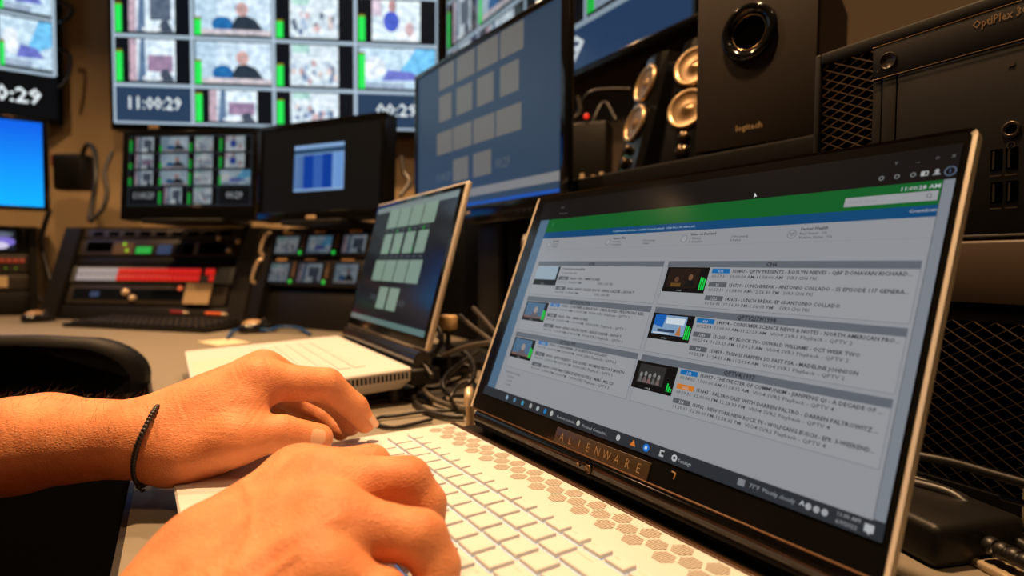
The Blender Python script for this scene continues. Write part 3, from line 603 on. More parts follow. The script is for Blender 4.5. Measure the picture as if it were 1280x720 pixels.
# right arm: back of the hand towards the camera
rW = V3(226, 772, .252); rW2 = V3(270, 840, .226)
jm = V3(372, 598, .318); km = V3(405, 607, .298); lm_ = V3(415, 655, .268); om = V3(400, 722, .245)
el2 = V3(-80, 1180, .222); el3 = V3(-10, 1290, .20)
core = [(rW, jm, .0230, .0170), (rW2, om, .0220, .0155), ((rW+rW2)/2, km, .024, .0165), ((rW+rW2)/2, lm_, .024, .0160),
        (el2, rW, .042, .0265), (el3, rW2, .042, .0265), (V3(260, 690, .275), V3(345, 640, .315), .020, .015),
        ]
jp, jd, jt = V3(462, 583, .334), V3(484, 607, .338), V3(486, 630, .335)
kp, kd, kt = V3(508, 602, .300), V3(531, 630, .300), V3(534, 668, .294)
lp, ld_, lt_ = V3(526, 672, .266), V3(546, 708, .264), V3(546, 748, .257)
op, od, ot = V3(480, 745, .243), V3(510, 775, .243), V3(515, 805, .240)
ts, t2_, t3_ = V3(330, 660, .325), V3(410, 640, .352), V3(455, 645, .362)
limbs = [L((jm, jp, .0150, .0118), (jp, jd, .0120, .0104), (jd, jt, .0105, .0088)),
         L((km, kp, .0155, .0125), (kp, kd, .0122, .0106), (kd, kt, .0105, .0090)),
         L((lm_, lp, .0150, .0118), (lp, ld_, .0118, .0102), (ld_, lt_, .0103, .0088)),
         L((om, op, .0130, .0098), (op, od, .0100, .0086), (od, ot, .0087, .0076)),
         L((V3(270, 690, .295), ts, .019, .0155), (ts, t2_, .0155, .0120), (t2_, t3_, .0120, .0095))]
V_, F_ = sdf_body(core, limbs, .0015, .022)
N_ = vnormals(V_, F_)
k = crease(V_, kp, kd-km, .0005, .0010, .013, 3, .0032) + crease(V_, lp, ld_-lm_, .0005, .0010, .013, 3, .0032)
# veins and tendons raised on the back of the hand
def ridge(V, N, paths):
    dv = V-np.array(CAM_C); dd = dv@np.array(FW); px = 640+CAM_F*(dv@np.array(RT))/dd; py = 360-CAM_F*(dv@np.array(UP))/dd; face = np.clip(-(N*dv).sum(1)/np.linalg.norm(dv, axis=1), 0, 1); out = np.zeros(len(V))
    for pts, wd, ht in paths:
        best = np.full(len(V), 1e9)
        P_ = spline([Vector((x, y, 0)) for x, y in pts], 6)
        for a, c in zip(P_[:-1], P_[1:]):
            ax_, ay_ = c.x-a.x, c.y-a.y; t = np.clip(((px-a.x)*ax_+(py-a.y)*ay_)/(ax_*ax_+ay_*ay_), 0, 1); best = np.minimum(best, np.hypot(px-a.x-t*ax_, py-a.y-t*ay_))
        out = np.maximum(out, ht*np.exp(-(best/wd)**2))
    return out*np.minimum(1, face*2.5)
k = k-1.25*ridge(V_, N_, [([(292, 588), (310, 612), (317, 645), (308, 685), (292, 715)], 9, .0011), ([(317, 640), (345, 632), (372, 618), (400, 612)], 6, .0009), ([(235, 700), (290, 655), (345, 615), (390, 590)], 10, .0008), ([(300, 712), (360, 672), (420, 650)], 11, .0010), ([(262, 712), (330, 650), (400, 605)], 9, .0008), ([(310, 612), (335, 590), (352, 575)], 5, .0008), ([(340, 716), (372, 690), (380, 665), (412, 640)], 5, .0008)])
V_ = V_-N_*k[:, None]
rarm = body('right_arm', V_, F_, 'right hand in the foreground, back of the hand up, fingers on the keys')
for a, bq in ((kd, kt), (ld_, lt_), (jd, jt)):
    ax = bq-a; nv = np.array([.1, .9, .25]); nv = nv-ax*(nv@ax)/(ax@ax); nv /= np.linalg.norm(nv); nail(rarm, bq+nv*.0093, ax, nv, .0062, .006)
# hairs along the top of the forearm
rng = np.random.default_rng(3); q = B(INV); HAIR = mat('arm_hair', (.03, .018, .010), .5)
sel = np.argsort(rng.random(0))
ob = larm; me = ob.data; co = np.array([v.co[:] for v in me.vertices])+np.array([-.05, -.45, 0]); no = vnormals(co, F_) if False else np.array([v.normal[:] for v in me.vertices])
tpar = (co-wr)@(f1-wr)/((f1-wr)@(f1-wr)); cand = np.where((tpar > .02) & (tpar < 1.6) & (no[:, 2] > .35))[0]
ch = rng.choice(cand, 420, replace=False); fa = (wr-f1)/np.linalg.norm(wr-f1)
for i in ch:
    p = co[i]; dr = fa*(.5+.5*rng.random())+no[i]*(.25+.35*rng.random())+rng.normal(0, .35, 3); dr /= np.linalg.norm(dr); ln = .006+.007*rng.random()
    a = Vector(p-no[i]*.0003); c_ = Vector(p+dr*ln*.5+no[i]*.0008); e_ = Vector(p+dr*ln); sd = Vector(dr).cross(Vector((.3, .2, .9))).normalized()*.00006
    s2 = Vector(dr).cross(sd).normalized()*.00006
    q.add([a-sd, a+sd, a+s2, c_-sd, c_+sd, c_+s2, e_], [(0, 1, 4, 3), (1, 2, 5, 4), (2, 0, 3, 5), (3, 4, 6), (4, 5, 6), (5, 3, 6)], HAIR)
q.build('arm_hair', None, larm, kind='stuff', label='short dark hairs along the left forearm')

# bracelet of small black beads round the left wrist
br = thing('bracelet', 'black beaded bracelet hanging loose on the left wrist', 'bracelet', tuple(wr))
bx = Matrix.Translation(-Vector(wr))
bm_b = mat('bracelet_bead', (.016, .014, .012), .45, var=.3, vscale=400)
ctrl = [V3(206, 501, .427), V3(194, 512, .402), V3(182, 534, .390), V3(172, 556, .387), V3(167, 580, .389), V3(169, 598, .396), V3(175, 608, .404)]
far = [V3(175, 608, .404), V3(183, 604, .420), V3(198, 588, .455), V3(212, 560, .480), V3(222, 530, .485), V3(222, 508, .475), V3(216, 499, .452), V3(206, 501, .427)]
loop = spline([Vector(c) for c in ctrl], 8)[:-1]+spline([Vector(c) for c in far], 8)
acc = 0; last = loop[0]; beads = [loop[0]]
for p in loop[1:]:
    d = (p-last).length
    while acc+d >= .0026:
        t = (.0026-acc)/d; last = last.lerp(p, t); beads.append(last.copy()); d = (p-last).length; acc = 0
    acc += d; last = p
bead0 = None
for p in beads:
    if bead0 is None:
        q = B(); q.ball((0, 0, 0), .0020, m=bm_b, nu=8, nv=5); bead0 = q.build('bead', None, br); o = bead0
    else: o = bead0.copy(); COL.objects.link(o)
    o.location = p-Vector(wr)
q = B(bx); q.tube([tuple(p) for p in loop], .0009, bm_b, 5, 1); q.build('cord', None, br)
q = B(bx); q.ball(V3(174, 607, .402), .0030, .0022, .0026, bm_b); q.tube([V3(174, 607, .402), V3(177, 614, .402), V3(181, 612, .404)], .0010, bm_b, 6, 4); q.build('clasp', None, br)

# ------------------------------------------------------------------ second laptop, further along the desk
TILE = glow(150, 176, 158, .62); TILE2 = glow(120, 126, 122, .5)
l2 = thing('laptop', 'open white laptop further back, rows of pale green tiles on its dark screen', 'laptop', (-.579, .0493, 0), math.atan2(-.0147, .367))
X0, X1 = .014, .380
slope = .047
DECK = frame((0, -.018, .047), (1, 0, 0), (0, 1, slope))     # deck plane: x right, y to the rear, z off the deck
b = B(DECK); pr_ = rr(X0, -.238, X1, 0, .006, 4); n = len(pr_)
ring = lambda k, z: [(X0+(X1-X0)/2+(x-X0-(X1-X0)/2)*(1-k/.18), -.119+(y+.119)*(1-k/.12), z) for x, y in pr_]
vs = ring(.010, -.026)+ring(.001, -.016)+ring(0, -.002)+ring(.0012, 0)
b.add(vs, [(j*n+i, j*n+(i+1) % n, (j+1)*n+(i+1) % n, (j+1)*n+i) for j in range(3) for i in range(n)]+[tuple(range(3*n, 4*n)), tuple(reversed(range(n)))], WHITEP); b.build('base', None, l2)
key2 = None
for r_ in range(6):
    for c in range(15):
        if key2 is None:
            q = B(DECK); q.box(0, 0, 0, .0152, .0142, .0016, KEYW); key2 = q.build('key', None, l2); o = key2
        else: o = key2.copy(); COL.objects.link(o)
        o.location = (X0+.048+c*.0182, -.150+r_*.0182-.0008*0, (-.150+r_*.0182)*slope*1.0)
b = B(DECK); b.rrect(X0+.12, -.232, X0+.235, -.165, .003, .0001, .0005, mat('touchpad', srgb(225, 220, 210), .3)); b.build('touchpad', None, l2)
for i in range(16):
    b = B(DECK); y0 = -.086+.0051*i; b.box(X1-.003, y0, -.0125, X1+.0004, y0+.0030, -.0045, mat('vent_dark', (.01, .008, .007), .7)); b.build('vent_slot', None, l2)
for fx, fy, fh in ((X0+.03, -.225, .012), (X1-.03, -.225, .012), (X0+.03, -.03, .0225), (X1-.03, -.03, .0225)):
    b = B(); b.cyl((fx, fy, 0), (fx, fy, fh), .010, m=RUBBER, n=12); b.build('foot', None, l2)
b = B(); b.box(X0+.004, -.018, .022, X1-.004, .022, .044, BLACK, .004); b.build('rear_housing', None, l2)
b = B(); b.cyl((X0+.01, .0, .052), (X1-.012, .0, .052), .0125, m=HB, n=18); b.build('hinge_bar', None, l2, label='glossy black hinge bar')
t15 = math.radians(15)
M2 = frame((0, 0, .0665), (1, 0, 0), (0, math.sin(t15), math.cos(t15)))
b = B(M2); b.box(X0, 0, -.007, X1, .2245, 0, SILVER, .002); b.build('lid', None, l2, label='silver edged lid')
b = B(M2); b.box(X0+.0025, .0015, -.001, X1-.005, .2215, .0006, BEZEL, .0004); b.build('bezel', None, l2)
b = B(M2); b.quad(X0+.010, .0150, X1-.016, .2150, .0008, glow(21, 23, 26)); s2_ = b.build('screen', None, l2, label='dark screen with rows of pale green tiles')
def tiles(M, par, rows, m, w):
    for us, v0, v1 in rows:
        for u0, u1 in us:
            q = B(M); q.quad(u0, v0, u1, v1, w, m); q.build('tile', None, par)
def four(a, bq, gap): 
    wd = (bq-a-3*gap)/4; return [(a+i*(wd+gap), a+i*(wd+gap)+wd) for i in range(4)]
tiles(M2, s2_, [(four(.097, .301, .0035), .1735, .2060), (four(.100, .2915, .012), .1293, .1632), (four(.088, .296, .0035), .0838, .1186), ([(.143, .184), (.192, .235)], .0395, .0745)], TILE, .0010)
b = B(M2); b.quad(X0+.012, .2045, X1-.018, .2140, .0009, glow(112, 124, 122)); b.build('menu_bar', None, s2_)
b = B(M2); b.quad(X0+.010, .0150, X1-.016, .0235, .0010, glow(84, 112, 108)); b.build('task_bar', None, s2_)
b = B(M2); gm = glow(74, 80, 84)
b.text('11:00:29', .100, .052, .009, .0011, gm, .01, sx=.8); b.text('00:29', .242, .048, .010, .0011, gm, .01, sx=.8)
for i in range(8): b.quad(.10+.025*i, .1675, .115+.025*i, .1695, .0011, gm); b.quad(.10+.025*i, .1232, .115+.025*i, .1252, .0011, gm)
b.build('screen_text', None, s2_)
for i in range(6):
    q = B(M2); q.quad(.128+.028*i, .1300+.0335*(i % 2), .130+.028*i, .137+.0335*(i % 2), .0012, glow(40, 190, 80)); q.build('level_meter', None, s2_)

# ------------------------------------------------------------------ large monitor behind it
def monitor(name, label, cat, O, ex, W, H, lean=0, depth=.03, bz=(.012, .012, .012, .014), frame_m=None, stand=None, scr=None, bevel=.004, desk_z=0):
    ex = Vector(ex).normalized(); O = Vector(O)
    t = thing(name, label, cat, (O.x, O.y, desk_z), math.atan2(ex.y, ex.x))
    la = math.radians(lean); Mx = frame((0, 0, O.z-desk_z), (1, 0, 0), (0, math.sin(la), math.cos(la)))
    fm = frame_m or BEZEL
    b = B(Mx); l, r_, tp, bt = bz
    b.box(0, 0, -depth, W, H, -.004, BLACK, bevel); b.build('housing', None, t)
    b = B(Mx)
    for (a, c, d, e) in ((0, 0, W, bt), (0, H-tp, W, H), (0, bt, l, H-tp), (W-r_, bt, W, H-tp)): b.box(a, c, -.008, d, e, 0, fm, .0012)
    b.build('bezel', None, t)
    b = B(Mx); b.quad(l, bt, W-r_, H-tp, -.0030, scr or glow(10, 11, 13)); s = b.build('screen', None, t)
    if stand:
        b = B(); b.box(W/2-.04, .028, .012, W/2+.04, .050, O.z-desk_z+H*.4, BLACK, .006); b.build('stand_post', None, t)
        b = B(); b.rrect(W/2-stand/2, -.07, W/2+stand/2, .11, .03, 0, .014, BLACK); b.build('stand_base', None, t)
    return t, Mx, s
mt, MM, ms = monitor('monitor', 'large black desktop monitor behind the second laptop, dim blue screen of grey tiles', 'monitor', (-.7443, .2556, .2522), (.5321, .0171, 0), .5260, .338, depth=.012, bz=(.012, .0205, .010, .034), stand=.26, scr=glow(46, 64, 84, .95, .3))
tg = glow(112, 110, 106, .8, .3)
tiles(MM, ms, [([(.112, .175), (.185, .253), (.2616, .332), (.338, .4075)], .279, .326), ([(.112, .165), (.185, .245), (.262, .318), (.3386, .395)], .2140, .2660), ([(.1034, .168), (.172, .243), (.249, .322), (.3266, .4025)], .1480, .1930), ([(.172, .231), (.249, .311)], .0860, .1300)], tg, -.0024)
b = B(MM); b.quad(.012, .0515, .5055, .0668, -.0024, glow(128, 128, 128, .9, .3)); b.build('menu_strip', None, ms)
b = B(MM); b.quad(.012, .0345, .5055, .0400, -.0024, glow(24, 78, 168, 1, .3)); b.build('blue_strip', None, ms)
b = B(MM); b.text('11:00:29', .100, .094, .016, -.0022, glow(84, 92, 100), .01, sx=.8); b.text('00:29', .325, .092, .018, -.0022, glow(84, 92, 100), .01, sx=.8); b.build('screen_text', None, ms)
b = B(MM); b.ball((.4662, .0126, .0005), .003, .003, .001, glow(20, 100, 255, 2.0)); b.build('power_light', None, mt, label='small blue power light')
b = B(MM); b.box(.222, .018, -.001, .242, .024, .0006, mat('logo_grey', srgb(150, 135, 110), .4), .0006); b.build('logo_plate', None, mt)
for i in range(4):
    b = B(MM); b.box(.395+.017*i, .0105, -.001, .403+.017*i, .0135, .0008, BLACKM); b.build('menu_button', None, mt)

# ------------------------------------------------------------------ multiviewer pictures
def picture(q, u0, v0, u1, v1, w, seed, k, st=None):
    r = random.Random(seed); W, H = u1-u0, v1-v0; st = seed % 5 if st is None else st; e = .0006 if W > .12 else .0003
    P = lambda x, y: (u0+W*x, v0+H*y)
    def rect(x0, y0, x1, y1, c, z): q.quad(*P(x0, y0), *P(x1, y1), w+e*z, footage(*c, k))
    def el(x, y, rx, ry, c, z): q.ell(*P(x, y), W*rx, H*ry, w+e*z, footage(*c, k), 12)
    if st == 0:      # man at a desk, jacket dark
        rect(0, 0, 1, 1, (214, 232, 244), 0); rect(0, 0, .28, 1, (190, 214, 230), 1); el(.62, .62, .085, .17, (206, 164, 158), 3); q.poly([P(.40, 0), P(.95, 0), P(.80, .38), (P(.66, .48)), P(.55, .44)], w+e*2, footage(46, 58, 70, k)); el(.36, .24, .14, .20, (40, 110, 170), 2); rect(0, 0, 1, .12, (212, 200, 204), 4)
    elif st == 1:    # crowd
        rect(0, 0, 1, 1, (220, 232, 238), 0); rect(0, .62, 1, .70, (236, 244, 246), 1); rect(.05, .80, .40, 1, (180, 220, 210), 1)
        for i in range(22): c = r.choice([(206, 170, 172), (170, 190, 214), (244, 248, 250), (120, 140, 170), (96, 110, 130), (226, 210, 206)]); el(.06+.88*r.random(), .08+.50*r.random(), .05, .09, c, 2+i % 4)
    elif st == 2:    # figure by a chair
        rect(0, 0, 1, 1, (226, 240, 248), 0); rect(0, 0, .16, 1, (196, 168, 180), 1); q.poly([P(.18, 0), P(.36, 0), P(.34, 1), P(.24, 1)], w+e*2, footage(96, 120, 150, k)); rect(.46, .28, .92, .82, (92, 104, 122), 2) if seed % 2 == 0 else rect(.40, .22, .95, .62, (160, 132, 160), 2); q.poly([P(.62, 0), P(.98, 0), P(.84, .30), P(.70, .26)], w+e*3, footage(70, 80, 96, k)); rect(.30, .02, .70, .10, (236, 240, 242), 4)
    elif st == 3:    # polo shirt
        rect(0, 0, 1, 1, (228, 242, 246), 0); el(.42, .86, .08, .16, (196, 150, 150), 3); el(.40, .48, .17, .26, (72, 96, 200), 2); el(.78, .30, .09, .18, (214, 180, 184), 3); q.poly([P(.48, 0), P(.98, 0), P(.86, .42), P(.60, .42)], w+e*2, footage(242, 246, 248, k)); rect(0, .6, .2, 1, (226, 206, 220), 1)
    else:            # pale abstract
        rect(0, 0, 1, 1, (206, 230, 244), 0); q.poly([P(.45, .2), P(.75, 1), P(1, 1), P(1, .5)], w+e, footage(120, 200, 244, k)); q.poly([P(.30, .18), P(.85, .22), P(.70, .42), P(.38, .46)], w+e*2, footage(112, 120, 200, k)); el(.2, .5, .16, .28, (238, 244, 248), 2); rect(0, 0, .6, .14, (168, 184, 204), 3)
def multiviewer(M, par, us, vs, w, k, clocks, seed, blue=(40, 60, 86), grid=(164, 184, 200), gw=.012, clock_txt='11:00:29', skip=()):
    q = B(M); g = glow(*grid, k)
    for u in us: q.quad(u-gw/2, vs[0], u+gw/2, vs[-1], w+.0006, g)
    for v in vs: q.quad(us[0], v-gw/2, us[-1], v+gw/2, w+.0007, g)
    q.build('grid_lines', None, par)
    n = 0
    for i in range(len(us)-1):
        for j in range(len(vs)-1):
            u0, u1, v0, v1 = us[i]+gw/2, us[i+1]-gw/2, vs[j]+gw/2, vs[j+1]-gw/2; n += 1
            if v1 <= v0: continue
            q = B(M)
            if (i, j) in clocks:
                q.quad(u0, v0, u1, v1, w+.0008, glow(*blue, k)); q.text(clock_txt if i == 0 else clock_txt[3:], (u0+u1)/2, v0+(v1-v0)*.36, (v1-v0)*.36, w+.0012, glow(226, 236, 240, k), .01, 'CENTER', width=(u1-u0)*(.74 if i == 0 else .52)); q.build('clock_tile', None, par); continue
            s_ = seed+i*3+j*7; st = {0: 2, 1: 0, 2: 1, 3: (3 if j >= 2 else 4)}[i]; st = 2 if (i, j) == (1, 0) else st; q.quad(u0, v0, u1, v1, w+.0008, glow(14, 18, 24, k))
            wide = st in (0, 4); a = u0+(u1-u0)*(.02 if wide else .19); c = u0+(u1-u0)*(.99 if wide else .80)
            picture(q, a, v0+(v1-v0)*.06, c, v1-(v1-v0)*.03, w+.0010, s_, k, st); q.build('video_tile', None, par)
            h = .35+.5*random.Random(s_*3).random(); q = B(M); q.quad(u0+(u1-u0)*.02, v0+(v1-v0)*.03, u0+(u1-u0)*.105, v0+(v1-v0)*h, w+.0052, glow(40, 224, 84, k)); q.quad(u0+(u1-u0)*.02, v0+(v1-v0)*h, u0+(u1-u0)*.105, v0+(v1-v0)*(h+.05), w+.0052, glow(120, 110, 30, k)); q.build('level_meter', None, par)
ctv, CM, cs = monitor('television', 'large wall television showing a bright grid of video feeds, facing the camera', 'television', (-2.1083, -.3333, .6556), EXC, 1.192, .715, depth=.055, bz=(.010, .018, .012, .024))
multiviewer(CM, cs, [.012, .285, .574, .870, 1.174], [.026, .163, .339, .515, .690], -.0028, 1.15, {(0, 0), (3, 0)}, 2)
b = B(CM); b.box(.130, .006, -.001, .165, .018, .001, mat('logo_bright', srgb(210, 180, 140), .35), .001); b.build('logo_plate', None, ctv)
rtv, RM, rs = monitor('television', 'wall television on the side wall, dark blue clock panel, half hidden by the monitor', 'television', (-1.530, .7226, .6626), (1.2334, -.0509, 0), 1.215, .72, depth=.05, bz=(.012, .014, .012, .014))
multiviewer(RM, rs, [.014, .264, .564, .850, 1.198], [.125, .302, .480, .660], -.0028, .62, set(), 11, gw=.014)
b = B(RM); b.quad(.014, .014, 1.198, .118, -.0022, glow(34, 58, 90, 1)); b.text('11:00:29', .848, .037, .064, -.0018, glow(196, 206, 212), .015, 'RIGHT', width=.50); b.build('clock_tile', None, rs)
ltv, TM, ls_ = monitor('television', 'wall television cut off by the left frame edge, clock digits below its video feeds', 'television', (-2.2149, -1.679, .680), (-.0205, .9996, 0), 1.2, .72, depth=.055, bz=(.014, .014, .012, .012))
multiviewer(TM, ls_, [.02, .42, .72, 1.02, 1.178], [.172, .368, .55, .70], -.0028, 1.1, set(), 4, gw=.010)
b = B(TM); b.quad(.02, .016, 1.178, .166, -.0026, glow(13, 14, 16)); b.text('11:00:29', 1.138, .062, .052, -.002, glow(226, 236, 240, 1.1), .02, 'RIGHT', width=.255); b.build('clock_tile', None, ls_)

# ------------------------------------------------------------------ monitors on the consoles
bm_ = bpy.data.materials.new('blue_desktop'); bm_.use_nodes = True; nt = bm_.node_tree; bs = nt.nodes['Principled BSDF']; bs.inputs['Base Color'].default_value = (.01, .01, .01, 1); bs.inputs['Roughness'].default_value = .3
tcn = nt.nodes.new('ShaderNodeTexCoord'); sx_ = nt.nodes.new('ShaderNodeSeparateXYZ'); md_ = nt.nodes.new('ShaderNodeMath'); md_.operation = 'MULTIPLY_ADD'; md_.inputs[1].default_value = 3.2; md_.inputs[2].default_value = .02
rp = nt.nodes.new('ShaderNodeValToRGB'); rp.color_ramp.elements[0].color = (*srgb(0, 178, 255), 1); rp.color_ramp.elements[1].color = (*srgb(0, 92, 215), 1)
nt.links.new(tcn.outputs['Object'], sx_.inputs[0]); nt.links.new(sx_.outputs['Z'], md_.inputs[0]); nt.links.new(md_.outputs[0], rp.inputs[0]); nt.links.new(rp.outputs[0], bs.inputs['Emission Color']); bs.inputs['Emission Strength'].default_value = 1.25; bs.inputs['Specular IOR Level'].default_value = .2
blu, _, _ = monitor('monitor', 'monitor with a plain bright blue desktop at the far left', 'monitor', (-1.9068, -.9758, .338), (-.0205, .9996, 0), .480, .290, depth=.04, bz=(.012, .014, .012, .012), scr=bm_, desk_z=.29)
b = B(); b.box(.14, -.02, 0, .34, .12, .012, BLACK, .004); b.build('stand_base', None, blu); b = B(); b.box(.21, .03, .012, .27, .06, .16, BLACK, .004); b.build('stand_post', None, blu)
m1, M1, s1_ = monitor('monitor', 'small monitor with a dim grid of sixteen video feeds above the red button panel', 'monitor', (-1.5482, -.3026, .297), (.2544, .3158, 0), .4055, .255, lean=4, depth=.05, bz=(.019, .012, .013, .040), desk_z=.285)
multiviewer(M1, s1_, [.021, .114, .203, .294, .391], [.041, .095, .143, .191, .240], -.0028, .36, {(0, 0), (3, 0)}, 5, gw=.003, blue=(24, 28, 34), grid=(70, 80, 88))
b = B(); b.box(.08, -.02, 0, .32, .14, .014, BLACK, .004); b.build('stand_base', None, m1); b = B(); b.box(.16, .05, .010, .24, .08, .10, BLACK, .004); b.build('stand_post', None, m1)
m2_, M2_, s3_ = monitor('monitor', 'black monitor showing only a small blue table window, beside the video feed monitor', 'monitor', (-1.2818, .0171, .290), (.844, .5365, 0), .430, .265, lean=3, depth=.05, bz=(.016, .016, .016, .024), scr=glow(11, 11, 10, 1, .3), desk_z=.275)
b = B(M2_); b.quad(.130, .0775, .300, .2003, -.0026, glow(130, 164, 206)); b.build('table_window', None, s3_)
for a, c, col in ((.130, .163, (74, 110, 160)), (.163, .198, (12, 58, 148)), (.198, .229, (50, 92, 168)), (.229, .262, (12, 58, 148)), (.262, .297, (104, 146, 204))):
    b = B(M2_); b.quad(a, .0835, c, .1740, -.0023, glow(*col)); b.build('table_column', None, s3_)
b = B(M2_); b.quad(.130, .1765, .300, .1900, -.0022, glow(40, 70, 100)); b.build('toolbar', None, s3_)
b = B(M2_); tt_ = glow(190, 206, 226, .9)
for j in range(12): b.text('10:%02d' % (j*5), .136, .0860+.0073*j, .0028, -.0020, tt_); b.text('%03d' % (j*37 % 400), .268, .0860+.0073*j, .0028, -.0020, tt_)
b.build('table_text', None, s3_)
b = B(M2_); b.box(.180, .003, -.001, .213, .012, .001, mat('logo_bright', srgb(210, 180, 140), .35), .001); b.build('logo_plate', None, m2_)
b = B(); b.box(.12, -.03, 0, .32, .14, .014, BLACK, .004); b.build('stand_base', None, m2_); b = B(); b.box(.18, .05, .010, .26, .08, .12, BLACK, .004); b.build('stand_post', None, m2_)

# ------------------------------------------------------------------ shelf, riser and audio gear on the right
SHELF = mat('shelf_laminate', srgb(64, 51, 38), .5, var=.12, vscale=30)
EXS = Vector((.994, -.0974, 0)).normalized()
NS = Vector((EXS.y, -EXS.x, 0))
sh = thing('shelf', 'brown shelf board behind the front laptop carrying the black computer', 'shelf', (-.10, .2304, .153), math.atan2(EXS.y, EXS.x))
b = B(); b.box(0, -.012, 0, 1.1, .40, .0395, SHELF, .002); b.build('board', None, sh)
for x in (.02, 1.03):
    b = B(); b.box(x, .05, -.153, x+.03, .38, 0, BLACKM, .002); b.build('bracket', None, sh)
RISM = mat('riser_black', (.003, .003, .003), .7, spec=.1)
ri = thing('riser', 'black riser shelf under the speakers and subwoofer', 'shelf', (-.62, .31, 0))
b = B(); b.box(0, 0, .272, .80, .44, .310, RISM, .003); b.build('board', None, ri)
for x, y in ((.01, .40), (.48, .40), (.76, .28)):
    b = B(); z0 = 0 if x < .5 else .1925; b.box(x, y, z0, x+.03, y+.03, .272, BLACKM, .002); b.build('leg', None, ri)
# subwoofer
SUBM = mat('subwoofer_front', (.018, .013, .009), .65, spec=.2, var=.12, vscale=200, bump=.1, bscale=900)
Pl = Vector((-.0211, .3175, .3105)); exs = Vector((.1392, .0207, 0)).normalized()
sw = thing('subwoofer', 'black box subwoofer with a round port ring, lettered logitech', 'speaker', Pl, math.atan2(exs.y, exs.x))
FM = frame((0, 0, 0), (1, 0, 0), (0, 0, 1))                     # local front face: u right, v up, w out
b = B(); sk = -.045
vs = [(0, 0, .004), (.1407, 0, .004), (.1407+sk, .215, .004), (sk, .215, .004), (0, 0, .205), (.1407, 0, .205), (.1407+sk, .215, .205), (sk, .215, .205)]
b.add(vs, [(3, 2, 1, 0), (4, 5, 6, 7), (1, 2, 6, 5), (2, 3, 7, 6), (3, 0, 4, 7)], BLACK); b.add(vs, [(0, 1, 5, 4)], SUBM); b.build('cabinet', None, sw)
b = B(FM); b.box(0, .004, -.006, .1407, .205, .0015, SUBM, .0012); b.build('front_panel', None, sw)
b = B(FM); b.lathe([(.0325, .0012), (.0325, .0060), (.0295, .0085), (.0235, .0068), (.0205, .0020), (.0195, -.03)], (.0662, .1330, 0), (0, 0, 1), BLACKG, 40); b.build('port_ring', None, sw)
b = B(FM); b.lathe([(.0195, -.02), (0, -.02)], (.0662, .1330, .0), (0, 0, 1), mat('port_dark', (.001, .001, .001), .9, spec=0), 30); b.ell(.0662, .1330, .0195, .0195, .0019, mat('port_dark', (.001, .001, .001), .9, spec=0), 30); b.build('port_opening', None, sw)
b = B(FM); b.lathe([(.0190, .0024), (.0203, .0036), (.0212, .0024)], (.0662, .1330, 0), (0, 0, 1), mat('port_rim', srgb(150, 130, 100), .2, metal=.9), 36); b.build('port_rim', None, sw)
b = B(FM); b.text('logitech', .0682, .0225, .0068, .0020, mat('logo_tan', srgb(140, 120, 92), .4), .025, 'CENTER', width=.0318); b.build('logo', None, sw)
for x, y in ((.01, .02), (.125, .02), (.0, .19), (.085, .19)):
    b = B(); b.cyl((x, y, 0), (x, y, .005), .007, m=RUBBER, n=10); b.build('foot', None, sw)
# satellite speakers
GOLD = mat('speaker_cone_metal', srgb(196, 168, 128), .28, metal=.75, var=.06, vscale=60)
def satellite(label, O, ex, group):
    ex = Vector(ex).normalized(); t = thing('satellite_speaker', label, 'speaker', O, math.atan2(ex.y, ex.x), group)
    b = B(); W, D, H, k = .088, .085, .232, .27; pts = []
    prof = [(0, .012), (.010, .003), (.030, 0), (W-.030, 0), (W-.010, .003), (W, .012), (W-.012, D), (.012, D)]
    rows = [(.0, 1.0), (.02, 1.0), (.10, 1.0), (.19, .92), (H, .72)]
    vs = [(W/2+(x-W/2)*s_, y+z*k, z) for z, s_ in rows for x, y in prof]; n = len(prof)
    b.add(vs, [(j*n+i, j*n+(i+1) % n, (j+1)*n+(i+1) % n, (j+1)*n+i) for j in range(len(rows)-1) for i in range(n)]+[tuple(reversed(range(n))), tuple(range((len(rows)-1)*n, len(rows)*n))], BLACKG); b.build('cabinet', None, t)
    Mf = frame((0, 0, 0), (1, 0, 0), (0, k, 1))
    for v, nm in ((.115, 'driver'), (.188, 'driver')):
        b = B(Mf); c = (W/2, v, .0005); b.lathe([(.0335, 0), (.0335, .004), (.030, .006), (.026, .002)], c, (0, 0, 1), GOLD, 32); d = b.build(nm, None, t)
        b = B(Mf); b.lathe([(.026, .002), (.012, -.0), (.009, .0012), (0, .0045)], c, (0, 0, 1), mat('speaker_cone', srgb(120, 96, 66), .3, metal=.5), 28); b.build('cone', None, d)
    for v, r_ in ((.066, .009), (.042, .011)):
        b = B(Mf); b.lathe([(r_, 0), (r_, .007), (r_*.8, .010), (0, .010)], (W/2+.004, v, .0), (0, 0, 1), mat('knob', srgb(70, 58, 44), .2, metal=.8), 20); b.build('knob', None, t)
    b = B(); b.box(-.004, -.012, 0, W+.004, D-.02, .006, BLACKG, .002); b.build('foot_plate', None, t)
    return t
satellite('left one of two glossy black satellite speakers with gold cones, beside the monitor', (-.325, .450, .3102), (.95, -.30, 0), 'satellite speakers')
satellite('right one of two glossy black satellite speakers, half hidden by the subwoofer', (-.196, .425, .3102), (.98, .20, 0), 'satellite speakers')

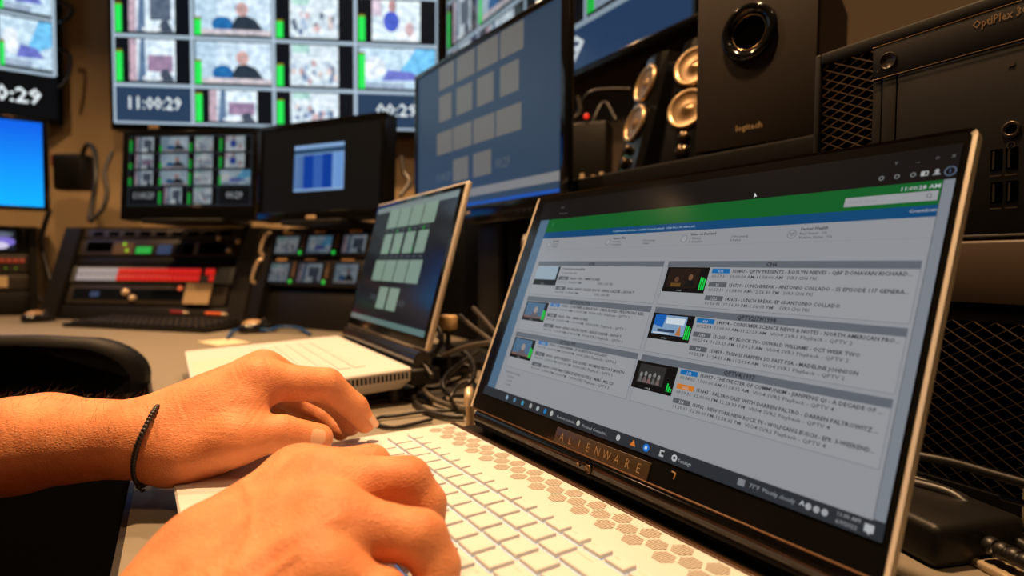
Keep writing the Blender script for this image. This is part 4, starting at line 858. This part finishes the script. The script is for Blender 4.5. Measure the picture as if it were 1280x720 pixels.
# ------------------------------------------------------------------ black office computer lying on the shelf
def grille(M, u0, v0, u1, v1, du, dv, wd, m, w=0, outline=None):
    """expanded metal: crossing slanted strands clipped to a rectangle"""
    q = B(M); s = dv/du
    def clip(c, sg):
        # line v = sg*s*u + c
        pts = []
        for u in (u0, u1):
            v = sg*s*u+c
            if v0 <= v <= v1: pts.append((u, v))
        for v in (v0, v1):
            u = (v-c)/(sg*s)
            if u0 < u < u1: pts.append((u, v))
        if len(pts) >= 2:
            pts.sort(); a, e = pts[0], pts[-1]
            if e[0]-a[0] > 1e-4:
                d = Vector((e[0]-a[0], e[1]-a[1])).normalized(); ws = wd*(.6 if sg > 0 else 1.35); nx, ny = -d.y*ws/2, d.x*ws/2; t = .0012  # falling strands made wider in place of the light they catch
                z0 = w+(.0006 if sg < 0 else 0)
                q.add([(a[0]-nx, a[1]-ny, z0), (e[0]-nx, e[1]-ny, z0), (e[0]+nx, e[1]+ny, z0+t*.7), (a[0]+nx, a[1]+ny, z0+t*.7), (a[0], a[1], z0-t), (e[0], e[1], z0-t)], [(0, 1, 2, 3), (0, 4, 5, 1), (3, 2, 5, 4)], m)
    c = v0-s*u1-dv
    while c < v1+s*u1+dv: clip(c, 1); clip(c, -1); c += dv
    return q
PCM = mat('computer_case', (.0055, .0048, .0042), .55, spec=.2, var=.25, vscale=1500, bump=.12, bscale=2500)
MESHM = mat('grille_wire', (.26, .21, .15), .35, metal=.3, var=.1)
DARK = mat('grille_dark', (.001, .001, .001), .95, spec=0)
pc = thing('computer', 'black office computer lying flat on the shelf, lettered OptiPlex', 'computer', (.2002, .201, .1930), math.atan2(EXS.y, EXS.x))
PM = frame((0, 0, 0), (1, 0, 0), (0, 0, 1)); PW, PH, PD = .30, .1545, .275
b = B(); b.box(-.002, .010, .002, PW, PD, PH-.002, PCM, .003); b.build('case', None, pc)
b = B(PM); 
for (a, c, d, e) in ((-.005, 0, .0, PH), (0, .145, PW, PH), (PW-.004, 0, PW, .145), (0, 0, PW, .004)): b.box(a, c, -.012, d, e, .003, PCM, .0018)
b.build('front_rim', None, pc, label='raised rim round the front panel')
b = B(PM); b.quad(0, .004, .0415, .145, -.006, DARK); b.build('intake_back', None, pc)
grille(PM, .0005, .0045, .0412, .1445, .0144, .0072, .0008, MESHM, -.001).build('intake_grille', None, pc, label='diamond mesh air intake')
b = B(PM); b.box(.0418, .1222, -.006, PW-.004, .1452, .0024, PCM, .0006); b.build('name_strip', None, pc, label='upper strip with power button and name')
b = B(PM); b.box(.0418, .004, -.006, .0482, .1212, .0010, PCM, .0005); b.build('side_strip', None, pc)
b = B(PM); b.box(.0490, .004, -.006, .0588, .1212, .0014, PCM, .0005); b.build('drive_strip', None, pc)
b = B(PM); b.box(.0596, .004, -.006, PW-.004, .1212, .0014, PCM, .0005); b.build('front_panel', None, pc)
EDGE = mat('edge_glint', srgb(150, 128, 96), .25, metal=.8)
for v in (.1216, .1454):
    b = B(PM); b.tube([(.0418, v, .0026), (PW-.004, v, .0026)], .00022, EDGE, 5, 1); b.build('edge_line', None, pc)
b = B(PM); b.lathe([(.0060, .0024), (.0060, .0034), (.0053, .0030), (.0048, .0026), (0, .0023)], (.0532, .1328, 0), (0, 0, 1), mat('power_button', srgb(44, 36, 28), .3, metal=.4), 28); b.build('power_button', None, pc)
b = B(PM); b.quad(.0453, .1266, .0466, .1276, .0027, mat('dim_print', srgb(52, 44, 36), .5)); b.build('indicator', None, pc)
b = B(PM); b.text('OptiPlex 30', .1058, .1368, .0052, .0027, mat('name_print', srgb(122, 102, 78), .5), .02, sx=.80); b.build('name_print', None, pc)
b = B(PM); b.lathe([(.0050, .0014), (.0050, .0024), (.0036, .0026), (.0030, .0016)], (.1282, .0683, 0), (0, 0, 1), mat('jack_ring', srgb(60, 52, 42), .3, metal=.5), 20); b.ell(.1282, .0683, .0031, .0031, .0019, DARK); b.build('audio_jack', None, pc)
for (u, v) in ((.1181, .0439), (.1262, .0438), (.1188, .0232), (.1269, .0232)):
    b = B(PM); b.box(u, v, -.004, u+.0060, v+.0132, .0018, DARK); po = b.build('usb_port', None, pc)
    b = B(PM); b.box(u+.0012, v+.001, -.002, u+.0024, v+.0122, .0022, mat('port_tongue', srgb(38, 34, 30), .4)); b.build('port_tongue', None, po)
b = B(PM); pm_ = mat('dim_print', srgb(52, 44, 36), .5)
b.lathe([(.0012, 0), (.0017, 0)], (.127, .1100, .0018), (0, 0, 1), pm_, 12); b.quad(.1252, .1072, .1288, .1102, .0019, pm_)
for u, v in ((.121, .0405), (.1292, .0402), (.1218, .0198), (.1299, .0198)): b.quad(u-.003, v-.0004, u+.003, v+.0004, .0018, pm_)
b.lathe([(.0018, 0), (.0023, 0)], (.1285, .0585, .0018), (0, 0, 1), pm_, 12); b.build('port_symbols', None, pc, kind='stuff')
b = B(PM); b.box(.0515, .012, .0005, .0528, .022, .0020, DARK); b.ell(.0558, .0270+.0, .0007, .0007, .0018, pm_, 8); b.build('drive_slot', None, pc)
for x, y in ((.02, .03), (.27, .03), (.02, .25), (.27, .25)):
    b = B(); b.cyl((x, y, -.0005), (x, y, .003), .008, m=RUBBER, n=10); b.build('foot', None, pc)

# ------------------------------------------------------------------ second computer under the shelf, diamond mesh front
tw = thing('computer', 'black computer under the shelf with a wide diamond mesh front', 'computer', (.150, .235, 0), math.atan2(EXS.y, EXS.x))
b = B(); b.box(0, .012, 0, .38, .30, .146, PCM, .003); b.build('case', None, tw)
b = B(PM)
for (a, c, d, e) in ((0, 0, .38, .022), (0, .138, .38, .146), (0, .022, .006, .138), (.374, .022, .38, .138)): b.box(a, c, -.012, d, e, .002, PCM, .0015)
b.build('front_rim', None, tw)
b = B(PM); b.quad(.006, .022, .374, .138, -.0065, DARK); b.build('intake_back', None, tw)
grille(PM, .0062, .0222, .3738, .1378, .0132, .0088, .0009, MESHM, -.001).build('intake_grille', None, tw, label='diamond mesh front')
b = B(PM); b.rrect(.1845, .006, .2150, .034, .001, .002, .0028, mat('rating_label', srgb(190, 182, 160), .5)); lb = b.build('rating_label', None, tw)
b = B(PM)
b.text('CC', .1870, .014, .006, .0030, pm_); b.build('label_print', None, lb)

# ------------------------------------------------------------------ console racks at the back
RACKM = mat('rack_enclosure', (.008, .007, .006), .5, spec=.3, var=.2, vscale=30)
PANELM = mat('rack_panel', (.050, .042, .034), .4, metal=.3, var=.2, vscale=40)
SCREW = mat('rack_screw', srgb(226, 200, 164), .25, metal=.45)
def lit(name, c, k): return mat(name, (.02, .02, .02), .4, emit=srgb(*c), es=k)
def rack(label, O, ex, W, vtop, lean, side, depth):
    ex = Vector(ex).normalized(); t = thing('equipment_rack', label, 'rack', O, math.atan2(ex.y, ex.x))
    la = math.radians(lean); Mx = frame((0, 0, 0), (1, 0, 0), (0, math.sin(la), math.cos(la))); zt = vtop*math.cos(la); yt = vtop*math.sin(la)
    for x0 in (-side, W):
        b = B(); b.add([(x, y, z) for x in (x0, x0+side) for y, z in ((-.012, 0), (depth, 0), (depth, zt), (yt-.012, zt))], [(0, 1, 2, 3), (7, 6, 5, 4), (0, 4, 5, 1), (1, 5, 6, 2), (2, 6, 7, 3), (3, 7, 4, 0)], RACKM); b.build('side_panel', None, t)
    b = B(); b.box(0, yt, zt-.012, W, depth, zt, RACKM); b.box(0, depth-.01, 0, W, depth, zt-.012, RACKM); b.build('enclosure', None, t)
    b = B(Mx); b.quad(0, .002, W, vtop-.01, -.03, DARK); b.build('back_plate', None, t)
    return t, Mx
def unit(t, Mx, name, u0, v0, u1, v1, m=PANELM, w=0):
    b = B(Mx); b.box(u0, v0, -.026, u1, v1, w, m, .0015); return b.build(name, None, t)
def part(t, Mx, name, u0, v0, u1, v1, w, m, bev=0):
    b = B(Mx); b.box(u0, v0, w-.003, u1, v1, w, m, bev); return b.build(name, None, t)
def knob(t, Mx, name, u, v, r, m, w=.001, h=.004):
    b = B(Mx); b.lathe([(r, 0), (r, h*.6), (r*.7, h), (0, h)], (u, v, w), (0, 0, 1), m, 14); return b.build(name, None, t)
r1, R1 = rack('leaning black console rack with rows of red and white buttons', (-1.76, -.47, 0), (.66, .75, 0), .56, .303, 20, .055, .34)
ub = unit(r1, R1, 'rack_unit', .004, .266, .552, .296); 
for i in range(9): part(ub, R1, 'vent', .04+.055*i, .274, .075+.055*i, .288, .001, DARK)
uB = unit(r1, R1, 'rack_unit', .002, .208, .548, .262)
part(uB, R1, 'handle_recess', .030, .222, .118, .254, .001, DARK); part(uB, R1, 'handle_recess', .419, .208+.008, .505, .248, .001, DARK)
for u, v in ((.1614, .2456), (.1744, .2245)): knob(uB, R1, 'indicator_light', u, v, .0052, lit('led_lime', (150, 205, 20), 1.0), .001, .003)
part(uB, R1, 'green_display', .2057, .2150, .2575, .2370, .002, lit('display_green', (34, 190, 70), .75)); part(uB, R1, 'blue_display', .2795, .2130, .3250, .2440, .002, lit('display_blue', (38, 60, 92), .9))
part(uB, R1, 'side_key', .335, .214, .352, .246, .002, BLACK); part(uB, R1, 'side_key', .365, .214, .40, .246, .002, DARK)
part(uB, R1, 'face_strip', .125, .213, .196, .250, .0006, mat('panel_brown', srgb(92, 74, 54), .5)); part(uB, R1, 'face_strip', .402, .212, .416, .252, .0008, mat('panel_grey', srgb(110, 104, 96), .5))
unit(r1, R1, 'blank_panel', .004, .176, .550, .204, RACKM, -.004)
uC = unit(r1, R1, 'button_panel', .004, .120, .552, .172, mat('panel_slate', srgb(84, 88, 90), .5))
BW = lit('button_white', (176, 162, 158), .75); BRD = lit('button_red', (205, 32, 22), .95)
for j in range(2):
    for i in range(31):
        u = .026+.0155*i
        if 26.6 < i < 27.9: continue
        if i >= 28 and i > 29: continue
        m_ = BW if i < 9 else BRD
        if i == 28 and j == 0: continue
        b = B(R1); b.box(u, .1265+.0210*j, -.001, u+.0128, .1265+.0210*j+.0178, .005, m_, .001, 1); b.build('button', None, uC)
uD = unit(r1, R1, 'rack_unit', .010, .052, .540, .112); part(uD, R1, 'dark_window', .03, .066, .40, .100, .001, mat('dark_window', (.006, .008, .012), .15)); part(uD, R1, 'display', .09, .074, .12, .090, .002, lit('display_blue', (38, 60, 92), .9)); knob(uD, R1, 'knob', .2112, .0874, .011, SCREW, .001, .012); knob(uD, R1, 'knob', .2400, .0690, .010, SCREW, .001, .012)
knob(uD, R1, 'indicator_light', .3876, .1042, .0075, lit('led_orange', (230, 96, 50), .9), .002, .003)
b = B(R1); b.box(.4144, .0530, .010, .4975, .1165, .0125, mat('note_card', srgb(186, 158, 118), .7, var=.06)); b.build('note_card', None, r1, label='beige note card')
unit(r1, R1, 'kick_panel', .004, .004, .552, .046, RACKM)
for u, v in ((-.012, .128), (.479, .2655), (.520, .2262), (.545, .255)): knob(r1, R1, 'screw_glint', u, v, .0085, SCREW, .003, .006)  # oversized bright screw heads stand in for glints on the rack
# small-monitor rack
r2, R2 = rack('black rack with two rows of small video monitors and green lights', (-1.266, .0166, 0), (.88, .474, 0), .40, .284, 15, .045, .30)
for k, (v0, v1, us) in enumerate(((.1985, .2680, [(.0003, .0956), (.128, .223), (.259, .345)]), (.1165, .1900, [(-.0, .080), (.1128, .2073), (.2496, .335)]))):
    un_ = unit(r2, R2, 'monitor_unit', -.030, v0, .395, v1, BLACKM, .002)
    for i, (a, c) in enumerate(us):
        q = B(R2); q.quad(a, v0+.008, c, v1-.007, .0030, glow(26, 28, 32)); picture(q, a+.004, v0+.012, c-.004, v1-.011, .0033, (1, 4, 2, 1, 2, 0)[k*3+i], .16); q.build('video_screen', None, un_)
        if i < 2: knob(un_, R2, 'indicator_light', us[i][1]+.010, v0+.013, .0058, lit('led_green', (30, 190, 60), .9), .002, .003)
        part(un_, R2, 'divider', us[i][1]+.012, v0+.024, us[i][1]+.022, v1-.006, .004, mat('panel_brown', srgb(92, 74, 54), .5))
        part(un_, R2, 'label_strip', a+.02, v1-.003, a+.062, v1+.004, .0035, mat('label_tan', srgb(190, 150, 105), .4, metal=.3))
    b = B(R2); u = -.036-.010*k; b.tube([(u+.010, v0+.002, .002), (u, v0+.008, .016), (u+.004, v0+.040, .020), (u+.012, v1-.004, .016), (u+.018, v1, .002)], .0052, SCREW, 8, 5); b.build('handle', None, un_)
unit(r2, R2, 'blank_panel', .0, .006, .395, .108, RACKM, -.012)
for u, v in ((.032, .2785),): knob(r2, R2, 'screw_glint', u, v, .0085, SCREW, .003, .006)
# rack at the far left
r0, R0 = rack('dark rack cut off by the left frame edge, with a strip of red buttons', (-1.985, -1.02, 0), (-.0205, .9996, 0), .46, .292, 6, .02, .30)
u0_ = unit(r0, R0, 'monitor_unit', .003, .205, .457, .285, BLACKM); q = B(R0); q.quad(.24, .212, .425, .279, .001, glow(30, 32, 38)); q.ell(.395, .240, .030, .016, .0013, glow(126, 110, 206), 14); q.ell(.385, .228, .024, .012, .0016, glow(214, 206, 236), 14); q.ell(.39, .264, .03, .008, .0014, glow(96, 104, 120), 12); q.build('video_screen', None, u0_)
u1_ = unit(r0, R0, 'button_panel', .003, .140, .457, .200)
for i in range(13): b = B(R0); b.box(.236+.0165*i, .172, -.001, .2495+.0165*i, .186, .004, lit('button_dim_red', (150, 48, 26), .8), .001, 1); b.build('button', None, u1_)
for i in range(6): knob(u1_, R0, 'indicator_light', .30+.025*i, .154, .003, lit('led_dim', (120, 150, 40), .6), .001, .002)
part(r0, R0, 'white_label', .30, .092, .405, .128, .002, mat('label_cream', srgb(226, 196, 150), .6)); unit(r0, R0, 'rack_unit', .003, .084, .457, .134, PANELM, -.002); unit(r0, R0, 'blank_panel', .003, .004, .457, .078, RACKM, -.006)

# ------------------------------------------------------------------ things on the desk
kb = thing('keyboard', 'black keyboard lying in front of the red button rack', 'keyboard', (-1.495, -.435, 0), .72)
b = B(); b.add([(x, y, z) for x in (0, .47) for y, z in ((0, 0), (.145, 0), (.145, .020), (0, .010))], [(0, 1, 2, 3), (7, 6, 5, 4), (0, 4, 5, 1), (1, 5, 6, 2), (2, 6, 7, 3), (3, 7, 4, 0)], BLACK); b.build('body', None, kb)
kk = None
for j in range(6):
    for i in range(21):
        if kk is None:
            q = B(); q.box(0, 0, 0, .0165, .0165, .006, BLACK, .0015, 1); kk = q.build('key', None, kb); o = kk
        else: o = kk.copy(); COL.objects.link(o)
        o.location = (.018+i*.0208, .010+j*.0215, .0102+(.010+j*.0215)*.069)
def mouse(label, loc, rz):
    t = thing('computer_mouse', label, 'mouse', loc, rz); b = B(); b.ball((0, 0, .010), .032, .052, .022, BLACKG, 18, 10)
    b.v = [(x, y, max(z, 0)) for x, y, z in b.v]; b.build('body', None, t); b = B(); b.cyl((-.004, .022, .0285), (.004, .022, .0285), .006, m=GREYC, n=12); b.build('scroll_wheel', None, t); b = B(); b.ball((0, -.012, .019), .024, .030, .0155, mat('mouse_top', srgb(160, 128, 92), .25), 16, 8); b.build('top_shell', None, t); return t
mouse('black mouse with a tan top, left of the keyboard on the far desk', (-1.70, -.505, 0), .9)
mouse('small mouse beside the blue network cable behind the second laptop', (-1.115, -.012, 0), .5)
def cable(name, label, pts, r, m, group=None, cat='cable', n=8):
    P = [Vector(p) for p in pts]; o0 = P[0].copy(); b = B(Matrix.Translation(-o0)); b.tube(P, r, m, n, 7); o = b.build(name); o.location = o0; return tag(o, label, cat, group)
BLUEC = mat('blue_cable', srgb(28, 74, 130), .4, var=.1)
Z = lambda x, y, z: onz(x, y, z)
cable('network_cable', 'blue network cable curling behind the white second laptop', [Z(285, 422, .006), Z(292, 414, .008), Z(312, 411, .010), Z(335, 413, .008), Z(350, 409, .012), Z(372, 410, .010), Z(388, 418, .004)], .0042, BLUEC)
pb = thing('paper_sheet', 'cream sheet of paper lying behind the second laptop', 'paper', onz(280, 428, 0), .3)
b = B(); b.box(-.05, -.035, 0, .05, .035, .0012, mat('cream_paper', srgb(222, 204, 170), .7)); b.build('sheet', None, pb)
for i, (px, py, w_, c) in enumerate(((222, 392, .05, (150, 40, 20)), (268, 394, .06, (235, 110, 50)))):
    p = onz(px, py, .03); t = thing('marker_pen', ('dark red', 'orange')[i]+' marker lying on the rear edge of the black keyboard', 'pen', (p.x, p.y, .0285), .62)
    b = B(); b.cyl((-w_/2, 0, .005), (w_/2, 0, .005), .0055, .0055, mat('pen_%d' % i, srgb(*c), .35), 10); b.build('barrel', None, t); b = B(); b.cyl((w_/2, 0, .005), (w_/2+.016, 0, .005), .005, .003, mat('pen_cap', srgb(230, 210, 180), .4), 10); b.build('cap', None, t)

# tangle of cables between the two laptops
T = lambda x, y, d: at(x, y, d)
cset = [
 ([Z(533, 442, .05), Z(526, 462, .035), Z(527, 482, .020), Z(541, 498, .010), Z(566, 508, .006), Z(590, 516, .005)], .0038, GREYC, 'grey cable looping from the second laptop to the front laptop'),
 ([Z(568, 513, .006), Z(535, 514, .005), Z(500, 519, .004), Z(474, 522, .004), Z(471, 530, .003), Z(490, 534, .003), Z(512, 531, .003), Z(540, 524, .004)], .0022, RUBBER, 'thin black cable lying in a flat loop beside the front laptop'),
 ([Z(523, 478, .02), Z(518, 498, .008), Z(530, 512, .005), Z(556, 520, .005), Z(580, 521, .005)], .0034, RUBBER, 'black cable curving under the grey one'),
 ([Z(460, 500, .006), Z(490, 492, .006), Z(520, 487, .006), Z(550, 484, .008), Z(585, 470, .012)], .0030, RUBBER, 'black cable running straight out from under the second laptop'),
 ([Z(548, 420, .06), Z(560, 432, .05), Z(580, 440, .040), Z(592, 455, .030), Z(590, 475, .02), Z(570, 485, .01)], .0040, RUBBER, 'thick black cable arching behind the power brick'),
 ([T(575, 395, .80), T(590, 408, .76), T(606, 420, .72), T(622, 432, .68)], .0034, GREYC, 'upper one of two slanting grey cables behind the front laptop'),
 ([T(592, 385, .82), T(606, 400, .77), T(618, 414, .73), T(630, 424, .69)], .0034, GREYC, 'lower one of two slanting grey cables behind the front laptop'),
 ([T(553, 445, .74), T(575, 436, .72), T(600, 430, .70), T(625, 428, .68)], .0034, GREYC, 'grey cable running level towards the front laptop'),
 ([Z(570, 512, .006), Z(564, 498, .022), Z(571, 485, .030), Z(583, 478, .03)], .0026, RUBBER, 'short black lead rising to the metal clip'),
 ([Z(445, 505, .004), Z(470, 502, .004), Z(505, 498, .004), Z(540, 503, .004)], .0022, RUBBER, 'thin dark lead on the desk below the side vent'),
 ([T(540, 400, .80), T(552, 420, .77), T(545, 440, .75), T(530, 452, .74), T(540, 470, .72)], .0036, RUBBER, 'black cable hanging behind the second laptop lid'),
 ([Z(598, 440, .04), Z(575, 455, .03), Z(555, 475, .02), Z(560, 492, .01), Z(590, 495, .01)], .0036, RUBBER, 'black cable coiled between power brick and front laptop'),
]
for pts, r_, m_, lab in cset: cable('cable', lab, pts, r_, m_, 'desk cables')
pk = thing('power_brick', 'black power brick among the cables behind the second laptop', 'adapter', (-.395, .135, 0), .35)
b = B(); b.box(-.065, -.032, 0, .065, .032, .034, BLACK, .006); b.build('body', None, pk); b = B(); b.cyl((.065, 0, .016), (.082, 0, .016), .007, .004, RUBBER, 10); b.build('strain_relief', None, pk)
ck = thing('plug_adapter', 'beige plug adapter behind the lid of the second laptop', 'adapter', T(560, 412, .88) - Vector((0, 0, T(560, 412, .88).z)), .5)
b = B(); zz_ = T(560, 412, .88).z; b.box(-.012, -.010, zz_+.000, .012, .010, zz_+.022, mat('beige_plastic', srgb(214, 178, 128), .45), .003); b.build('body', None, ck); b = B(); b.cyl((0, 0, 0), (0, 0, zz_+.002), .004, m=RUBBER, n=8); b.build('lead', None, ck)
cl = thing('metal_clip', 'beige bent metal clip standing behind the left hinge of the front laptop', 'clip', (-.0495, .012, 0), -.2)
b = B(); CLM = mat('beige_metal', srgb(206, 186, 154), .35, metal=.4); b.tube([(-.006, .004, 0), (-.006, .004, .020), (-.005, .003, .040), (.002, 0, .0475), (.010, -.003, .043), (.011, -.004, .034)], .0045, CLM, 10, 6); b.build('bar', None, cl); b = B(); b.cyl((-.006, .004, 0), (-.006, .004, .003), .011, m=CLM, n=16); b.build('foot', None, cl)
# power supply and leads at the lower right
ps = thing('power_brick', 'dark power brick behind the right edge of the front laptop', 'adapter', (.286, .163, 0), -.35)
b = B(); b.box(-.070, -.034, 0, .052, .034, .026, BLACK, .005); b.build('body', None, ps)
for i in range(7):
    b = B(); x = .054+.0062*i; b.lathe([(.0046-.0002*i, 0), (.0054-.0002*i, .0015), (.0054-.0002*i, .0035), (.0046-.0002*i, .005)], (x, 0, .014), (1, 0, 0), RUBBER, 14); b.build('strain_relief_ring', None, ps)
b = B(); b.tube([(.06, 0, .014), (.11, -.002, .012), (.16, -.012, .008), (.24, -.03, .006)], .0042, RUBBER, 8, 6); b.build('lead', None, ps)
fl = thing('metal_strip', 'beige flat metal strip lying at the lower right corner', 'strip', (.372, .130, 0), -.42)
b = B(); b.box(-.045, -.008, 0, .12, .008, .005, CLM, .0015); b.build('strip', None, fl)
for pts, r_, lab in (([at(1128, 566, .425), at(1190, 578, .400), at(1240, 592, .380), at(1310, 612, .355)], .0036, 'thick dark cable crossing the diamond mesh at the lower right'),
                     ([at(1120, 590, .415), at(1165, 606, .395), at(1200, 620, .382), at(1240, 645, .365), at(1310, 672, .34)], .0028, 'dark cable sagging across the lower mesh'),
                     ([at(1125, 600, .405), at(1190, 618, .380), at(1230, 652, .362), at(1310, 700, .335)], .0040, 'dark cable below the sagging one at the lower right'),
                     ([at(1252, 622, .383), at(1275, 628, .372), at(1310, 634, .36)], .0022, 'thin lead above the rating label')):
    cable('cable', lab, pts, r_, RUBBER, 'cables by the mesh front')
# wiring, wall adapter and small parts between and behind the screens
wa = thing('wall_adapter', 'black power adapter hanging on the tan wall between the screens', 'adapter', at(92, 215, 2.02), .9)
b = B(); b.box(-.055, -.03, -.065, .055, .03, .06, BLACK, .01); b.build('body', None, wa); b = B(); b.box(-.075, -.012, .02, -.055, .012, .06, mat('red_tag', srgb(120, 40, 20), .5), .002); b.build('tag', None, wa)
for pts, r_, lab in (([at(100, 205, 2.0), at(108, 182, 1.98), at(118, 188, 1.95), at(120, 220, 1.9), at(116, 252, 1.88), at(112, 275, 1.86)], .008, 'black cable arching down from the wall adapter'),
                     ([at(140, 190, 1.95), at(131, 215, 1.92), at(134, 240, 1.9), at(128, 262, 1.88), at(112, 278, 1.86)], .007, 'black cable beside the small video monitor'),
                     ([at(74, 60, 2.08), at(88, 70, 2.1), at(86, 95, 2.1), at(74, 110, 2.08)], .005, 'brown cable looping beside the left television'),
                     ([at(74, 2, 2.08), at(90, 10, 2.1), at(86, 22, 2.1), at(74, 28, 2.08)], .005, 'brown cable loop at the top of the left television'),
                     ([at(62, 262, 1.98), at(52, 300, 1.95), at(60, 340, 1.93), at(70, 375, 1.9)], .008, 'dark cable hanging beside the far left rack'),
                     ([at(38, 285, 1.97), at(46, 320, 1.96), at(40, 350, 1.95), at(52, 378, 1.93)], .006, 'second dark cable hanging beside the far left rack'),
                     ([at(502, 196, 1.5), at(505, 215, 1.48), at(512, 228, 1.46), at(500, 245, 1.44)], .006, 'tan cable between the black monitor and the large monitor'),
                     ([at(718, 150, 1.25), at(735, 118, 1.22), at(760, 112, 1.20), at(788, 112, 1.18)], .004, 'brown cable arching behind the left satellite speaker'),
                     ([at(716, 205, 1.25), at(738, 160, 1.2), at(755, 128, 1.2), at(770, 150, 1.18)], .004, 'second brown cable behind the left satellite speaker'),
                     ([at(722, 170, 1.22), at(718, 150, 1.21), at(726, 140, 1.2), at(722, 120, 1.2)], .004, 'tangled lead beside the red light'),
                     ([at(663, 300, .80), at(657, 296, .80), at(655, 310, .79), at(660, 335, .78), at(665, 360, .77), at(672, 430, .76), at(690, 492, .78)], .0042, 'bent tan lead rising behind the left edge of the front laptop')):
    cable('cable', lab, pts, r_, GREYC if 'tan' in lab else RUBBER, 'wiring behind the screens')
ju = thing('junction_box', 'small black junction box with a red light on the riser behind the monitor', 'box', (at(733, 158, 1.2).x, at(733, 158, 1.2).y, .3102), .6)
b = B(); b.box(-.05, -.03, 0, .05, .03, .155, BLACK, .004); b.build('body', None, ju); b = B(Matrix.Translation((0, 0, 0))); p = at(733, 145, 1.165)-Vector(ju.location); p.rotate(Matrix.Rotation(-.6, 3, 'Z')); b.ball(p, .0055, m=lit('led_red', (235, 40, 20), 1.1)); b.build('red_light', None, ju)
for i, (px, py, d) in enumerate(((728, 222, 1.12), (742, 212, 1.14), (752, 226, 1.10))):
    p = at(px, py, d); t = thing('cable_connector', ('first', 'middle', 'last')[i]+' small dark connector on the riser between monitor and satellite speaker', 'connector', (p.x, p.y, .3102), .4*i)
    b = B(); b.box(-.014, -.010, 0, .014, .010, .030, BLACKM, .003); b.build('body', None, t); b = B(); b.cyl((0, 0, .030), (0, 0, .042), .006, .004, SCREW, 10); b.build('tip', None, t)
# dark filler case, widened to cover the lit wall and keep this area black
dk = thing('filler_case', 'dark filler case behind the monitor stand, widened to cover the lit wall', 'case', (-.66, .375, 0), 0)
b = B(); b.box(-.24, 0, 0, .50, .30, .2715, RISM, .006); b.build('body', None, dk); b = B(); b.box(.20, -.004, .06, .24, 0, .20, mat('slate_strip', (.010, .012, .016), .5), .001); b.build('front_strip', None, dk)

# ------------------------------------------------------------------ empty chair at the left
CHB = mat('chair_back_fabric', (.0025, .0025, .0025), .7, spec=.15, var=.2, vscale=200); CHF = mat('chair_frame_plastic', (.005, .005, .006), .5, spec=.22)
c0 = at(187, 450, .78); rh = Vector((RT.x, RT.y, 0)).normalized(); fh = Vector((FW.x, FW.y, 0)).normalized()
ch = thing('office_chair', 'empty black office chair with a rounded back, turned away at the left', 'chair', (c0.x-rh.x*.277, c0.y-rh.y*.277, FLOOR_Z), math.atan2(rh.y, rh.x))
zc = -FLOOR_Z
def backshape(W, zb, zt, r, inset=0):
    # half-width narrows towards the bottom; big rounded top corners
    pts = []; hw = lambda z: W*(1-.20*(zt-z)/(zt-zb))
    for i in range(9): a = math.radians(10*i+0*90/8*1.25); pts.append((hw(zt-r)-r+r*math.cos(math.radians(90*i/8)), zt-r+r*.62*math.sin(math.radians(90*i/8))+r*.38*(i/8)))
    top = pts[-1]; pts += [(x*.5, zt+.006) for x in (top[0]*1.2, 0, -top[0]*1.2)]
    pts += [(-x, z) for x, z in reversed(pts[:9])]
    pts += [(-hw(zb+.05), zb+.05), (-hw(zb)+.05, zb), (hw(zb)-.05, zb), (hw(zb+.05), zb+.05)]
    return [(x*(1-inset/W), z-(inset if z > (zt+zb)/2 else -inset)) for x, z in pts]
Mb = frame((0, 0, 0), (1, 0, 0), (0, 0, 1))
o1 = backshape(.24, zc-.46, zc+.068, .055); o2 = backshape(.24, zc-.46, zc+.068, .055, .012)
b = B(Mb); n = len(o1); w0, w1 = -.010, .010
curv = lambda x: -1.1*x*x
vs = [(x, z, w0+curv(x)) for x, z in o1]+[(x, z, w1+curv(x)) for x, z in o1]+[(x, z, w1+.003+curv(x)) for x, z in o2]+[(x, z, w0-.003+curv(x)) for x, z in o2]
b.add(vs, [(i, (i+1) % n, n+(i+1) % n, n+i) for i in range(n)]+[(n+i, n+(i+1) % n, 2*n+(i+1) % n, 2*n+i) for i in range(n)]+[(3*n+i, 3*n+(i+1) % n, (i+1) % n, i) for i in range(n)], CHF, True); b.build('back_frame', None, ch)
b = B(Mb); vs = [(x, z, w1+.002+curv(x)) for x, z in o2]+[(x, z, w0-.002+curv(x)) for x, z in o2]; b.add(vs, [tuple(range(n)), tuple(reversed(range(n, 2*n)))], CHB); b.build('back_cushion', None, ch)
b = B(); b.box(-.24, .06, zc-.48, .24, .52, zc-.40, CHB, .03, 3); b.build('seat', None, ch)
b = B(); b.tube([(0, .02, zc-.30), (0, .0, zc-.42), (0, .10, zc-.50), (0, .25, zc-.50)], .02, CHF, 10, 5); b.build('back_bracket', None, ch)
b = B(); b.cyl((0, .28, .07), (0, .28, zc-.47), .025, m=CHF, n=14); b.build('gas_column', None, ch)
for i in range(5):
    a = 2*math.pi*i/5+.3; b = B(); b.tube([(0, .28, .10), (.15*math.cos(a), .28+.15*math.sin(a), .09), (.29*math.cos(a), .28+.29*math.sin(a), .06)], .018, CHF, 8, 4); lg = b.build('leg', None, ch)
    b = B(); b.cyl((.29*math.cos(a)-.012, .28+.29*math.sin(a), .028), (.29*math.cos(a)+.012, .28+.29*math.sin(a), .028), .027, m=RUBBER, n=14); b.build('caster', None, lg)
